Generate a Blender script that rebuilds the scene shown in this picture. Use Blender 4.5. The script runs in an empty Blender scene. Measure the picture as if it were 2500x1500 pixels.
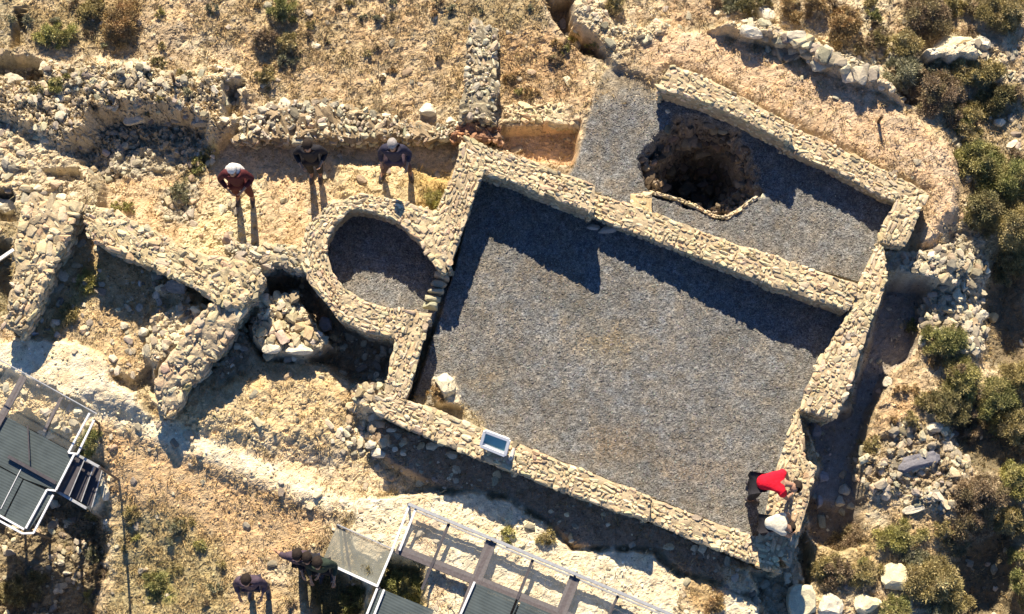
import bpy, math, random
import numpy as np
from mathutils import Vector, Matrix, Quaternion
SC = bpy.context.scene
COL = SC.collection
rng = np.random.default_rng(7)
random.seed(7)

# ------------------------------------------------------------------ camera
F = 4800.0; TILT = math.radians(12.5); DIST = 31.2
cd = np.array([0, math.sin(TILT), -math.cos(TILT)])
cu = np.array([0, math.cos(TILT), math.sin(TILT)])
cr = np.array([1.0, 0, 0])
CC = -cd * DIST
cam = bpy.data.cameras.new('camera'); camo = bpy.data.objects.new('camera', cam); COL.objects.link(camo)
camo.location = CC; camo.rotation_euler = (TILT, 0, 0)
cam.sensor_width = 36; cam.lens = 36 * F / 2500; cam.clip_start = 1; cam.clip_end = 500
SC.camera = camo

def P(px, py, z=0.0):
    """ground point seen at a place of the survey photo, at height z"""
    d = cd + cr * ((px - 1250) / F) + cu * ((750 - py) / F)
    t = (z - CC[2]) / d[2]
    return CC + d * t

def PX(w):
    v = np.asarray(w) - CC
    k = v @ cd
    return 1250 + F * (v @ cr) / k, 750 - F * (v @ cu) / k

# ------------------------------------------------------------------ world, sun
SUN_EL = math.radians(37)
sh = np.array([0.10, -1.0]); sh /= np.linalg.norm(sh)          # direction shadows fall on the ground
sdir = np.array([sh[0] * math.cos(SUN_EL), sh[1] * math.cos(SUN_EL), -math.sin(SUN_EL)])
w = bpy.data.worlds.new('World'); SC.world = w; w.use_nodes = True
nt = w.node_tree; bg = nt.nodes['Background']
sky = nt.nodes.new('ShaderNodeTexSky'); sky.sky_type = 'NISHITA'; sky.sun_disc = False
sky.sun_elevation = SUN_EL
# sun_rotation is clockwise from +Y
sky.sun_rotation = math.atan2(-sh[0], -sh[1])
sky.air_density = 0.9; sky.dust_density = 0.0; sky.ozone_density = 10.0
nt.links.new(sky.outputs[0], bg.inputs[0]); bg.inputs[1].default_value = 0.07
sl = bpy.data.lights.new('sun', 'SUN'); sl.energy = 5.0; sl.angle = math.radians(0.5); sl.color = (1.0, 0.85, 0.64)
so = bpy.data.objects.new('sun', sl); COL.objects.link(so)
so.rotation_euler = Vector(sdir).to_track_quat('-Z', 'Y').to_euler()
so.location = (0, 0, 20)
SC.view_settings.view_transform = 'Standard'; SC.view_settings.look = 'None'
SC.view_settings.exposure = 0.92; SC.view_settings.gamma = 1
SC.render.engine = 'CYCLES'
SC.cycles.max_bounces = 8; SC.cycles.diffuse_bounces = 2

# ------------------------------------------------------------------ noise
def _h(ix, iy, s):
    n = (ix.astype(np.int64) * 374761393 + iy.astype(np.int64) * 668265263 + s * 1274126177) & 0x7fffffff
    n = ((n ^ (n >> 13)) * 1103515245) & 0x7fffffff
    n = ((n ^ (n >> 15)) * 12345677) & 0x7fffffff
    return (n ^ (n >> 11)) % 100003 / 100003.0

def vn(x, y, f, s=0):
    x = np.asarray(x) * f + 913.3; y = np.asarray(y) * f + 377.7
    ix = np.floor(x); iy = np.floor(y); fx = x - ix; fy = y - iy
    fx = fx * fx * (3 - 2 * fx); fy = fy * fy * (3 - 2 * fy)
    a = _h(ix, iy, s); b = _h(ix + 1, iy, s); c = _h(ix, iy + 1, s); d = _h(ix + 1, iy + 1, s)
    return (a * (1 - fx) + b * fx) * (1 - fy) + (c * (1 - fx) + d * fx) * fy

def fbm(x, y, f, o=4, s=0):
    v = 0; a = 0.5; t = 0
    for i in range(o):
        v = v + a * vn(x, y, f * 2 ** i, s + 17 * i); t += a; a *= 0.5
    return v / t

def cell(x, y, f, s=0):
    """F1, F2 distances and a per-cell random value"""
    x = np.asarray(x) * f + 511.1; y = np.asarray(y) * f + 219.9
    ix = np.floor(x); iy = np.floor(y)
    f1 = np.full(x.shape, 9.0); f2 = np.full(x.shape, 9.0); cid = np.zeros(x.shape)
    for dx in (-1, 0, 1):
        for dy in (-1, 0, 1):
            jx = ix + dx; jy = iy + dy
            qx = jx + _h(jx, jy, s + 1); qy = jy + _h(jx, jy, s + 2)
            d = np.hypot(qx - x, qy - y)
            near = d < f1
            f2 = np.where(near, f1, np.minimum(f2, d)); cid = np.where(near, _h(jx, jy, s + 3), cid)
            f1 = np.where(near, d, f1)
    return f1, f2, cid

def ss(a, b, x):
    t = np.clip((x - a) / (b - a), 0, 1); return t * t * (3 - 2 * t)

def sdf(X, Y, poly):
    """signed distance, negative inside"""
    d = np.full(X.shape, 1e9); ins = np.zeros(X.shape, bool)
    n = len(poly)
    for i in range(n):
        ax, ay = poly[i]; bx, by = poly[(i + 1) % n]
        ex, ey = bx - ax, by - ay
        t = np.clip(((X - ax) * ex + (Y - ay) * ey) / (ex * ex + ey * ey + 1e-12), 0, 1)
        d = np.minimum(d, np.hypot(X - ax - t * ex, Y - ay - t * ey))
        c = ((ay > Y) != (by > Y)) & (X < (bx - ax) * (Y - ay) / ((by - ay) + 1e-12) + ax)
        ins ^= c
    return np.where(ins, -d, d)

# ------------------------------------------------------------------ mesh helpers
def mesh_np(name, V, Fc, mats, col=None, mi=None, smooth=False):
    me = bpy.data.meshes.new(name)
    V = np.asarray(V, np.float32); Fc = np.asarray(Fc, np.int32)
    k = Fc.shape[1]; nf = len(Fc)
    me.vertices.add(len(V)); me.vertices.foreach_set('co', V.ravel())
    me.loops.add(nf * k); me.loops.foreach_set('vertex_index', Fc.ravel())
    me.polygons.add(nf); me.polygons.foreach_set('loop_start', np.arange(0, nf * k, k, dtype=np.int32))
    me.polygons.foreach_set('loop_total', np.full(nf, k, np.int32))
    for m in mats: me.materials.append(m)
    if mi is not None: me.polygons.foreach_set('material_index', np.asarray(mi, np.int32))
    me.polygons.foreach_set('use_smooth', np.full(nf, smooth, bool))
    if col is not None:
        a = me.color_attributes.new('Col', 'FLOAT_COLOR', 'POINT')
        c = np.ones((len(V), 4), np.float32); c[:, :3] = col
        a.data.foreach_set('color', c.ravel())
    me.update(calc_edges=True); me.validate()
    return me

def link(name, me, parent=None, loc=None):
    o = bpy.data.objects.new(name, me); COL.objects.link(o)
    if parent: o.parent = parent
    if loc is not None: o.location = loc
    return o

def tag(o, label=None, cat=None, group=None, kind=None):
    if label: o['label'] = label
    if cat: o['category'] = cat
    if group: o['group'] = group
    if kind: o['kind'] = kind
    return o

def empty(name, loc, label, cat, group=None, rz=0):
    o = bpy.data.objects.new(name, None); COL.objects.link(o); o.location = loc; o.rotation_euler = (0, 0, rz)
    o.empty_display_size = 0.2
    return tag(o, label, cat, group)

def quads_to_tris(q):
    q = np.asarray(q); return np.vstack([q[:, [0, 1, 2]], q[:, [0, 2, 3]]])

# ------------------------------------------------------------------ materials
def pmat(name, rough=0.9, attr=False, color=(.5, .5, .5), scales=((30, .35),), bump=0.3, bscale=60, bdist=0.01, spec=0.2, metal=0.0, gravel=False):
    m = bpy.data.materials.new(name); m.use_nodes = True
    N = m.node_tree.nodes; L = m.node_tree.links; b = N['Principled BSDF']
    b.inputs['Roughness'].default_value = rough; b.inputs['Specular IOR Level'].default_value = spec
    b.inputs['Metallic'].default_value = metal
    tc = N.new('ShaderNodeTexCoord')
    if attr:
        a = N.new('ShaderNodeAttribute'); a.attribute_name = 'Col'; cur = a.outputs['Color']
    else:
        a = N.new('ShaderNodeRGB'); a.outputs[0].default_value = (*color, 1); cur = a.outputs[0]
    def mul(fac_out, lo, hi, cur):
        mr = N.new('ShaderNodeMapRange'); mr.inputs[1].default_value = 0.25; mr.inputs[2].default_value = 0.75
        mr.inputs[3].default_value = lo; mr.inputs[4].default_value = hi; mr.clamp = False
        L.new(fac_out, mr.inputs[0])
        vm = N.new('ShaderNodeVectorMath'); vm.operation = 'SCALE'
        L.new(cur, vm.inputs[0]); L.new(mr.outputs[0], vm.inputs['Scale'])
        return vm.outputs[0]
    for sc, amp in scales:
        n = N.new('ShaderNodeTexNoise'); n.inputs['Scale'].default_value = sc; n.inputs['Detail'].default_value = 3
        L.new(tc.outputs['Object'], n.inputs['Vector'])
        cur = mul(n.outputs['Fac'], 1 - amp, 1 + amp, cur)
    if gravel:
        g = N.new('ShaderNodeAttribute'); g.attribute_name = 'grav'
        v = N.new('ShaderNodeTexVoronoi'); v.inputs['Scale'].default_value = 58
        L.new(tc.outputs['Object'], v.inputs['Vector'])
        sep = N.new('ShaderNodeSeparateColor'); L.new(v.outputs['Color'], sep.inputs[0])
        gc = mul(sep.outputs[0], .8, 1.2, cur)
        v2 = N.new('ShaderNodeTexVoronoi'); v2.inputs['Scale'].default_value = 25
        L.new(tc.outputs['Object'], v2.inputs['Vector'])
        sep2 = N.new('ShaderNodeSeparateColor'); L.new(v2.outputs['Color'], sep2.inputs[0])
        gc = mul(sep2.outputs[1], .88, 1.12, gc)
        mx = N.new('ShaderNodeMix'); mx.data_type = 'RGBA'
        L.new(g.outputs['Fac'], mx.inputs[0]); L.new(cur, mx.inputs[6]); L.new(gc, mx.inputs[7])
        cur = mx.outputs[2]
    L.new(cur, b.inputs['Base Color'])
    if bump:
        n = N.new('ShaderNodeTexNoise'); n.inputs['Scale'].default_value = bscale; n.inputs['Detail'].default_value = 4
        L.new(tc.outputs['Object'], n.inputs['Vector'])
        bu = N.new('ShaderNodeBump'); bu.inputs['Strength'].default_value = bump; bu.inputs['Distance'].default_value = bdist
        L.new(n.outputs['Fac'], bu.inputs['Height']); L.new(bu.outputs[0], b.inputs['Normal'])
    return m

M_ground = pmat('earth', attr=True, scales=((70, .28), (14, .18), (2.2, .10)), bump=.9, bscale=55, bdist=.02, gravel=True, spec=.1)
M_stone = pmat('limestone', attr=True, scales=((45, .18), (9, .14), (2.5, .14)), bump=.7, bscale=50, bdist=.012, spec=.15)
M_mortar = pmat('lime_mortar', attr=True, scales=((60, .25), (10, .2), (3, .15)), bump=.8, bscale=70, bdist=.012, spec=.1)
M_leaf = pmat('leaves', attr=True, scales=((8, .15),), bump=0, rough=.7, spec=.2)
M_steel = pmat('galvanised_steel', color=(.55, .57, .58), scales=((20, .15),), bump=.1, rough=.42, metal=.55, spec=.5)
M_white = pmat('white_paint', color=(.80, .82, .84), scales=((20, .06),), bump=.05, rough=.4, spec=.4)
M_dark = pmat('dark_steel', color=(.07, .065, .075), scales=((20, .25),), bump=.1, rough=.5, spec=.4)
M_beam = pmat('weathered_beam', color=(.13, .115, .12), scales=((30, .25),), bump=.2, rough=.7)
M_wood = pmat('old_wood', color=(.12, .08, .05), scales=((30, .3),), bump=.3)
M_stem = pmat('bark', color=(.13, .10, .07), scales=((30, .3),), bump=.3)

def glass(name, color, alpha):
    m = bpy.data.materials.new(name); m.use_nodes = True
    N = m.node_tree.nodes; L = m.node_tree.links; b = N['Principled BSDF']
    tc = N.new('ShaderNodeTexCoord'); n = N.new('ShaderNodeTexNoise'); n.inputs['Scale'].default_value = 5; n.inputs['Detail'].default_value = 5
    L.new(tc.outputs['Object'], n.inputs['Vector'])
    cr_ = N.new('ShaderNodeMix'); cr_.data_type = 'RGBA'
    cr_.inputs[6].default_value = (*[c * .65 for c in color], 1); cr_.inputs[7].default_value = (*[min(1, c * 1.45) for c in color], 1)
    L.new(n.outputs['Fac'], cr_.inputs[0]); L.new(cr_.outputs[2], b.inputs['Base Color'])
    b.inputs['Roughness'].default_value = .25; b.inputs['Alpha'].default_value = alpha
    return m
M_smoked = glass('smoked_panel', (.10, .125, .13), .80)
def slats(m, sc):
    N = m.node_tree.nodes; L = m.node_tree.links; b = N['Principled BSDF']; tc = N.new('ShaderNodeTexCoord')
    mp = N.new('ShaderNodeMapping'); mp.inputs['Rotation'].default_value[2] = math.radians(25); L.new(tc.outputs['Object'], mp.inputs[0])
    wv = N.new('ShaderNodeTexWave'); wv.inputs['Scale'].default_value = sc; wv.inputs['Distortion'].default_value = .3; L.new(mp.outputs[0], wv.inputs[0]); wv.bands_direction = 'Y'
    mr = N.new('ShaderNodeMapRange'); mr.inputs[3].default_value = .78; mr.inputs[4].default_value = 1.08; L.new(wv.outputs['Fac'], mr.inputs[0])
    vm = N.new('ShaderNodeVectorMath'); vm.operation = 'SCALE'; src = b.inputs['Base Color'].links[0].from_socket
    L.new(src, vm.inputs[0]); L.new(mr.outputs[0], vm.inputs['Scale']); L.new(vm.outputs[0], b.inputs['Base Color'])
slats(M_smoked, 7)
M_hazy = glass('hazy_panel', (.30, .31, .27), .42)
M_clear = glass('clear_panel', (.6, .62, .6), .04)
M_teal = glass('lamp_glass', (.20, .42, .46), .95)

# ------------------------------------------------------------------ terrain
def axis(lo, hi, step, far):
    a = list(np.arange(lo, hi + step / 2, step)); s = step; x = a[-1]
    up = []
    while x < far: s *= 1.25; x += s; up.append(x)
    s = step; x = a[0]; dn = []
    while x > -far: s *= 1.25; x -= s; dn.append(x)
    return np.array(dn[::-1] + a + up)
GX = axis(-8.9, 8.9, 0.021, 90); GY = axis(-5.5, 6.1, 0.021, 90)
X, Y = np.meshgrid(GX, GY)
ctrl = [(0,0,.0),(600,0,-.1),(1200,0,-.1),(1800,0,-.05),(2500,0,-.2),(600,200,-.22),(900,200,-.2),(1300,200,-.2),(1500,250,-.02),
 (2000,150,0),(2200,350,0),(2500,400,-.4),(2350,600,-.3),(2480,800,-.9),(2250,800,-.45),(2200,1000,-.35),(2300,1200,-.45),(2500,1200,-.8),
 (2400,1450,-.8),(2100,1400,-.5),(700,1100,-.35),(400,1150,-.4),(600,1400,-.5),(250,1300,-.75),(100,1000,-.25),(300,1450,-.9),(100,900,-.2),
 (850,1050,-.3),(0,450,-.05),(100,600,-.1),(1100,1400,-.35),(1700,1450,-.35),(950,450,-.45),(550,500,-.5),(2250,600,-.15),(2050,1000,-.4)]
num = np.zeros(X.shape); den = np.zeros(X.shape)
for px, py, z in ctrl:
    q = P(px, py, z); ww = 1 / ((X - q[0]) ** 2 + (Y - q[1]) ** 2 + .15) ** 1.6
    num += ww * z; den += ww
Z = num / den
inner = (np.abs(X) < 9) & (np.abs(Y) < 7)
Z += (fbm(X, Y, .8, 3, 5) - .5) * .12
n_lo = fbm(X, Y, 1.1, 4, 11); n_mid = fbm(X, Y, 4.5, 4, 23); n_hi = fbm(X, Y, 15, 3, 31)
def mixc(a, b, t): return a + (np.asarray(b) - a) * t[..., None]
SOIL = (.56, .45, .29); STRAW = (.55, .45, .29); BROWN = (.27, .19, .12); OLIVE = (.19, .17, .08); ROCK = (.58, .495, .335)
PALE = (.76, .66, .47); PINK = (.55, .40, .26); ORANGE = (.60, .45, .27); GRAV = (.176, .178, .172); GREYROCK = (.42, .385, .29); RUST = (.42, .23, .085)
C = np.empty(X.shape + (3,)); C[:] = STRAW
C = mixc(C, BROWN, .75 * ss(.46, .62, n_mid)); C = mixc(C, OLIVE, .6 * ss(.52, .66, n_lo)); C = mixc(C, PALE, .5 * ss(.55, .7, n_hi) * ss(.4, .6, n_mid))
veg = .75 * ss(.3, .6, n_lo) + .2; rub = np.full(X.shape, .025); rough = np.full(X.shape, .035); grav = np.zeros(X.shape); cracks = np.zeros(X.shape)

def paint(poly, z=None, fall=.06, zr=None, col=None, cf=.10, v=None, r=None, ro=None, g=None, ck=None, warp=.10, amt=1.0, add=None, wf=5):
    global Z, C, veg, rub, rough, grav, cracks
    zr = zr if zr is not None else (z if z is not None else -.2)
    pts = [tuple(P(a, b, zr)[:2]) for a, b in poly]
    x0 = min(p[0] for p in pts) - .8; x1 = max(p[0] for p in pts) + .8; y0 = min(p[1] for p in pts) - .8; y1 = max(p[1] for p in pts) + .8
    i0, i1 = np.searchsorted(GX, [x0, x1]); j0, j1 = np.searchsorted(GY, [y0, y1]); s = (slice(j0, j1), slice(i0, i1))
    Xs, Ys = X[s], Y[s]
    d = sdf(Xs, Ys, pts)
    wv = (fbm(Xs, Ys, wf, 3, 77) - .5) * 2 * warp
    if z is not None:
        m = ss(fall, -fall, d + wv * .6)
        Z[s] = Z[s] + (z - Z[s]) * m
    if add is not None:
        m = ss(fall, -fall, d + wv * .6); Z[s] = Z[s] + add * m
    m = ss(cf, -cf, d + wv) * amt
    if col is not None: C[s] = C[s] + (np.asarray(col) - C[s]) * m[..., None]
    for arr, val in ((veg, v), (rub, r), (rough, ro), (grav, g), (cracks, ck)):
        if val is not None: arr[s] = arr[s] + (val - arr[s]) * m

# upland grass tints
paint([(230,0),(1330,0),(1330,240),(900,280),(600,220),(560,100)], col=(.50,.345,.17), amt=.45, v=.8, r=.03)
paint([(1215,70),(1420,100),(1450,250),(1400,260),(1220,250)], col=RUST, amt=.5, v=1., cf=.2, r=.02)
paint([(1060,0),(1320,0),(1330,60),(1230,90),(1080,60)], col=OLIVE, amt=.6, v=1., cf=.2)
paint([(60,20),(340,0),(330,120),(90,130)], col=(.36,.27,.11), amt=.7, v=.9, cf=.2)
# NW outcrop
paint([(-200,110),(60,140),(120,150),(330,140),(420,170),(560,160),(595,215),(560,290),(520,330),(300,330),(240,350),(180,375),(75,318),(0,300),(-200,330)],
      z=.12, fall=.17, col=ROCK, v=.12, r=.75, ro=.11, warp=.16, ck=.8)
paint([(0,165),(40,155),(110,170),(128,222),(60,215),(0,200)], z=-.42, fall=.05, col=GREYROCK, r=.4, ro=.08)
paint([(-60,260),(80,320),(180,380),(235,420),(200,500),(150,520),(-60,480)], z=-.12, fall=.1, col=ROCK, v=.08, r=.4, ro=.06)
paint([(250,300),(330,285),(430,295),(510,320),(530,400),(500,460),(260,460),(185,378)], z=-.5, fall=.13, col=GREYROCK, v=.1, r=.8, ro=.13)
paint([(560,215),(598,215),(590,290),(560,300)], z=-.35, fall=.05, ro=.08)
paint([(0,480),(40,475),(50,550),(0,555)], z=-.5, fall=.05, col=GREYROCK)
paint([(110,425),(200,420),(205,445),(120,445)], z=-.35, fall=.04)
paint([(35,20),(62,20),(60,110),(30,115)], z=-.3, fall=.05, zr=0)
# sunken terrace
paint([(262,440),(440,425),(500,410),(560,345),(1105,345),(1215,330),(1410,320),(1400,420),(1300,400),(1132,340),(1075,510),(1000,500),(900,470),(800,500),(750,590),(620,640),(480,640),(250,520)],
      z=-.5, fall=.05, col=ORANGE, v=.15, r=.04, ro=.02, warp=.04)
paint([(505,500),(560,420),(640,420),(620,585),(640,640),(440,600)], col=(.66,.56,.34), v=.05, r=.15, ro=.04, cf=.15, zr=-.5)
paint([(820,395),(980,400),(1080,450),(1050,520),(830,480)], z=-.3, fall=.12, col=(.62,.49,.27), v=.2, cf=.2)
paint([(1235,330),(1410,315),(1400,420),(1300,400),(1200,365)], col=(.60,.40,.23), zr=-.5, v=.2)
paint([(1010,420),(1100,430),(1060,540),(1010,520)], col=(.46,.33,.11), zr=-.45, v=.9, cf=.15)
paint([(440,430),(500,360),(530,350),(520,400),(450,470)], col=(.28,.27,.10), v=.9, zr=-.45)
paint([(385,470),(480,440),(500,470),(460,545),(400,540)], col=GREYROCK, v=.2, r=.6, zr=-.5, ro=.07)
# top right rock and path
paint([(1330,0),(1390,0),(1400,55),(1470,120),(1475,150),(1430,140),(1350,50)], z=-.75, fall=.07, zr=-.3, col=BROWN, v=.2, r=.5)
paint([(1395,0),(1470,0),(1500,60),(1620,50),(1640,90),(1560,150),(1500,170),(1478,120),(1400,50)], z=.12, fall=.08, col=ROCK, v=.15, r=.6, ro=.07, ck=.5)
paint([(1620,0),(1800,0),(1735,60),(1640,90)], col=(.42,.30,.18), v=.6)
paint([(1650,70),(1740,75),(1900,140),(2110,190),(2170,240),(2350,380),(2340,560),(2330,620),(2250,590),(2260,460),(1640,150),(1600,200),(1500,190),(1540,120)],
      z=.10, fall=.15, col=PINK, v=.30, r=.02, ro=.025, cf=.12)
paint([(1732,60),(1850,45),(1960,75),(2010,110),(2130,150),(2175,200),(2210,240),(2150,205),(2080,180),(2000,155),(1960,115),(1880,90)],
      z=.36, fall=.06, col=ROCK, v=.05, r=.8, ro=.10, ck=.4)
paint([(1800,20),(1870,10),(1900,60),(2010,80),(2150,130),(2350,100),(2500,110),(2500,190),(2380,160),(2200,250),(2050,150),(1830,60)], col=ROCK, v=.1, r=.7, ro=.07, zr=0, ck=.6)
paint([(2070,0),(2130,0),(2190,110),(2130,130)], col=ROCK, v=.2, r=.7, ro=.06)
paint([(2260,120),(2390,85),(2395,135),(2270,140)], z=.25, fall=.04, col=PALE, v=0, r=.05, ro=.02)
paint([(2310,560),(2370,520),(2420,640),(2425,830),(2380,880),(2260,800),(2230,700)], z=-.35, fall=.2, col=GREYROCK, v=.15, r=.95, ro=.09, zr=-.3)
paint([(2430,640),(2520,600),(2520,900),(2440,890),(2400,760)], z=-1.2, fall=.5, zr=-.7, col=(.12,.09,.05), v=.4)  # deep shadow of the shrubs painted in as a dark sunken patch
# gravel rooms
paint([(1480,165),(1560,185),(1600,225),(1640,205),(1705,240),(1850,300),(2000,395),(2200,490),(2110,700),(1800,610),(1460,480),(1380,440),(1415,370),(1445,250)],
      z=0, fall=.05, col=GRAV, v=.0, r=.0, ro=.006, g=1, warp=.03, cf=.05)
paint([(1455,120),(1560,130),(1600,215),(1440,260)], col=(.36,.29,.17), zr=0, amt=.55, v=.5, cf=.3, g=.3)
paint([(1165,410),(2090,745),(1960,1010),(1970,1130),(1925,1250),(1860,1330),(1000,985),(1060,800),(1110,640)],
      z=0, fall=.05, col=GRAV, v=.0, r=.0, ro=.006, g=1, warp=.02, cf=.04)
paint([(860,500),(980,530),(1100,650),(1060,790),(930,770),(820,710),(780,620),(800,540)], z=0, fall=.05, col=GRAV, v=0, r=0, ro=.006, g=1, warp=.02, cf=.04)
for (a, b, rx, ry, cc) in ((1480,840,70,45,(.24,.18,.08)),(1700,1150,90,30,(.26,.2,.14)),(1180,930,60,30,(.22,.18,.11)),(1640,1090,90,60,(.16,.15,.135)),(1350,660,60,40,(.2,.17,.13)),(1500,1080,50,40,(.26,.19,.11)),(1420,760,60,30,(.15,.16,.15))):
    paint([(a + rx * math.cos(t), b + ry * math.sin(t)) for t in np.linspace(0, 6.28, 10)[:-1]], col=cc, cf=.28, zr=0, amt=.6)
paint([(1010,970),(1150,1000),(1170,1040),(1080,1020),(1000,990)], col=(.45,.36,.2), zr=0, g=0, v=.7, cf=.12, ro=.02)
paint([(1060,925),(1110,920),(1125,990),(1060,985)], z=.22, fall=.05, col=PALE, g=0, ro=.05, cf=.04)
for poly in ([(1165,410),(2090,745),(1960,1010),(1970,1130),(1925,1250),(1860,1330),(1000,985),(1060,800),(1110,640)], [(1480,165),(1640,205),(1850,300),(2200,490),(2110,700),(1460,480),(1380,440),(1415,370)]):
    pts = [tuple(P(a, b, 0)[:2]) for a, b in poly]; x0 = np.searchsorted(GX, -4); x1 = np.searchsorted(GX, 8); S_ = (slice(None), slice(x0, x1))
    d_ = -sdf(X[S_], Y[S_], pts) + (n_mid[S_] - .5) * .9; m_ = ss(.5, .0, d_) * grav[S_] * .22
    C[S_] = C[S_] + (np.array((.24, .22, .20)) - C[S_]) * m_[..., None]
# the broken pit in the annex
pit = [(1564,385),(1615,325),(1640,298),(1705,285),(1790,322),(1830,390),(1850,470),(1800,510),(1772,530),(1745,528),(1700,502),(1590,465),(1572,430)]
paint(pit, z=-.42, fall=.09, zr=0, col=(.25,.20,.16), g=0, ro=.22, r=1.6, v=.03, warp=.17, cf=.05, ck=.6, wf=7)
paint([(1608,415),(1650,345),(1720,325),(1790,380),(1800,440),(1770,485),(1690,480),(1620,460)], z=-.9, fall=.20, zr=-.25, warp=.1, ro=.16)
paint([(1632,402),(1682,352),(1768,368),(1792,438),(1760,488),(1690,490),(1642,460)], z=-1.9, fall=.16, zr=-.5, col=(.10,.08,.06), r=.5)  # bottom of the hole painted near black for its depth shade
# west ruin
paint([(172,570),(210,575),(505,710),(490,780),(360,900),(330,930),(60,825),(100,740)], z=-.12, fall=.05, col=(.50,.37,.20), v=.5, r=.22, ro=.025, cf=.06, warp=.04)
paint([(205,650),(245,640),(250,700),(190,760),(130,830),(110,810)], col=(.36,.29,.10), v=1., cf=.12, zr=-.1)
paint([(365,770),(440,740),(500,740),(490,800),(370,920),(350,860),(375,820)], z=.18, fall=.08, col=ROCK, v=.15, r=.8, ro=.07, ck=.3)
paint([(370,690),(440,700),(470,715),(450,735),(400,720)], z=.05, fall=.06, col=GREYROCK, r=.3, ro=.05)
# pit between ruin and apse
paint([(652,690),(700,650),(750,680),(790,745),(880,815),(975,830),(935,925),(860,930),(800,885),(740,880),(620,870),(560,930),(405,1035),(430,985),(520,895),(590,785),(620,730)],
      z=-.75, fall=.09, col=(.27,.20,.13), v=.2, r=.45, ro=.06, warp=.06, zr=-.3)
paint([(590,785),(640,870),(560,930),(405,1035),(430,985),(520,895)], z=-.30, fall=.07, warp=.06, zr=-.3)
paint([(638,722),(722,710),(756,758),(806,838),(745,872),(640,858),(606,800)], z=.06, fall=.05, col=ROCK, v=.03, r=1.0, ro=.08, ck=.5)
paint([(600,745),(645,740),(640,850),(590,850)], col=GREYROCK, zr=-.6, r=.3)
# south west ground
paint([(-50,835),(60,828),(180,835),(250,870),(270,930),(330,960),(360,1010),(340,1030),(230,1000),(140,960),(0,900),(-50,890)], z=-.05, fall=.06, col=PALE, v=.0, r=.03, ro=.012, cf=.05)
paint([(-50,890),(0,900),(140,960),(230,1000),(180,1110),(0,1010),(-50,1000)], col=(.62,.51,.31), v=.2, r=.35, ro=.05, ck=.4)
paint([(340,960),(520,940),(760,890),(860,950),(830,1100),(600,1080),(420,1060)], z=-.14, fall=.3, col=(.55,.42,.23), v=.3, r=.03, zr=-.3, cf=.2)
paint([(220,985),(400,1020),(620,1110),(820,1195),(900,1222),(900,1262),(780,1245),(590,1175),(400,1095),(235,1035)], z=-.27, fall=.22, col=(.80,.69,.48), v=.0, r=.06, ro=.02, cf=.07)
paint([(420,1020),(700,1020),(720,1060),(600,1100),(450,1060)], col=(.68,.54,.31), v=.05, r=.08, cf=.2, amt=.8)
paint([(640,1080),(860,1110),(1000,1190),(860,1215),(700,1150)], col=(.72,.58,.37), v=.05, r=.04, cf=.15, amt=.8)
paint([(240,1030),(600,1170),(800,1260),(760,1340),(560,1400),(330,1250),(240,1180)], col=(.55,.38,.20), v=.30, r=.02, ro=.02, cf=.15)
paint([(270,1220),(400,1240),(520,1310),(560,1420),(560,1520),(200,1520),(250,1400)], col=(.30,.25,.11), v=1., cf=.25, amt=.9)
paint([(560,1420),(720,1430),(760,1520),(560,1520)], col=(.40,.28,.13), v=.8, cf=.2, amt=.7)
paint([(350,1400),(400,1390),(410,1460),(340,1460)], col=(.22,.26,.05), v=1, cf=.12)
paint([(805,1040),(900,1010),(960,1090),(930,1130),(820,1090)], col=(.58,.49,.30), r=.7, v=.2, ro=.05, cf=.12)
paint([(870,935),(940,925),(930,1000),(900,1010),(860,990)], z=.1, fall=.08, col=ROCK, r=.9, ro=.07, v=0)
# corridor under the south wall, bedrock south of it
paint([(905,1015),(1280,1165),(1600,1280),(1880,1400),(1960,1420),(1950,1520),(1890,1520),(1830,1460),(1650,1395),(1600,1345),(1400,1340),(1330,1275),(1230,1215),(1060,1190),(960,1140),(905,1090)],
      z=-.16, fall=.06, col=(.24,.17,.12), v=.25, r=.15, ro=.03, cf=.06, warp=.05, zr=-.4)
paint([(870,1220),(1000,1205),(1150,1203),(1230,1218),(1330,1275),(1400,1345),(1520,1343),(1600,1350),(1650,1400),(1760,1430),(1850,1480),(1870,1560),(900,1560),(880,1400),(850,1300)],
      z=-.10, fall=.05, col=(.76,.67,.48), v=.02, r=.02, ro=.022, cf=.06, ck=.10)
paint([(1830,1400),(1900,1402),(1962,1425),(1955,1520),(1890,1530),(1850,1462)], z=-.55, fall=.07, zr=-.4, col=GREYROCK, r=.5, ro=.08)
paint([(1010,1250),(1080,1270),(1060,1350),(1000,1330)], col=(.50,.36,.24), v=.4, r=.1, cf=.12, amt=.6)
paint([(1680,1400),(1760,1420),(1740,1500),(1660,1500)], col=(.40,.28,.13), v=.6, cf=.12)
paint([(1040,1410),(1100,1400),(1090,1480),(1050,1490)], col=(.5,.37,.25), v=.5, cf=.12, amt=.6)
paint([(940,1370),(1030,1390),(1040,1500),(890,1520)], z=-.6, fall=.12, col=(.20,.22,.06), v=1., cf=.12)
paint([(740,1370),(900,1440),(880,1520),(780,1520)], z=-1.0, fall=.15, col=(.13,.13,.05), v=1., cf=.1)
paint([(1760,1390),(1830,1385),(1850,1440),(1780,1440)], z=-.1, fall=.06, col=ROCK, r=.2, ro=.06)
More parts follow.
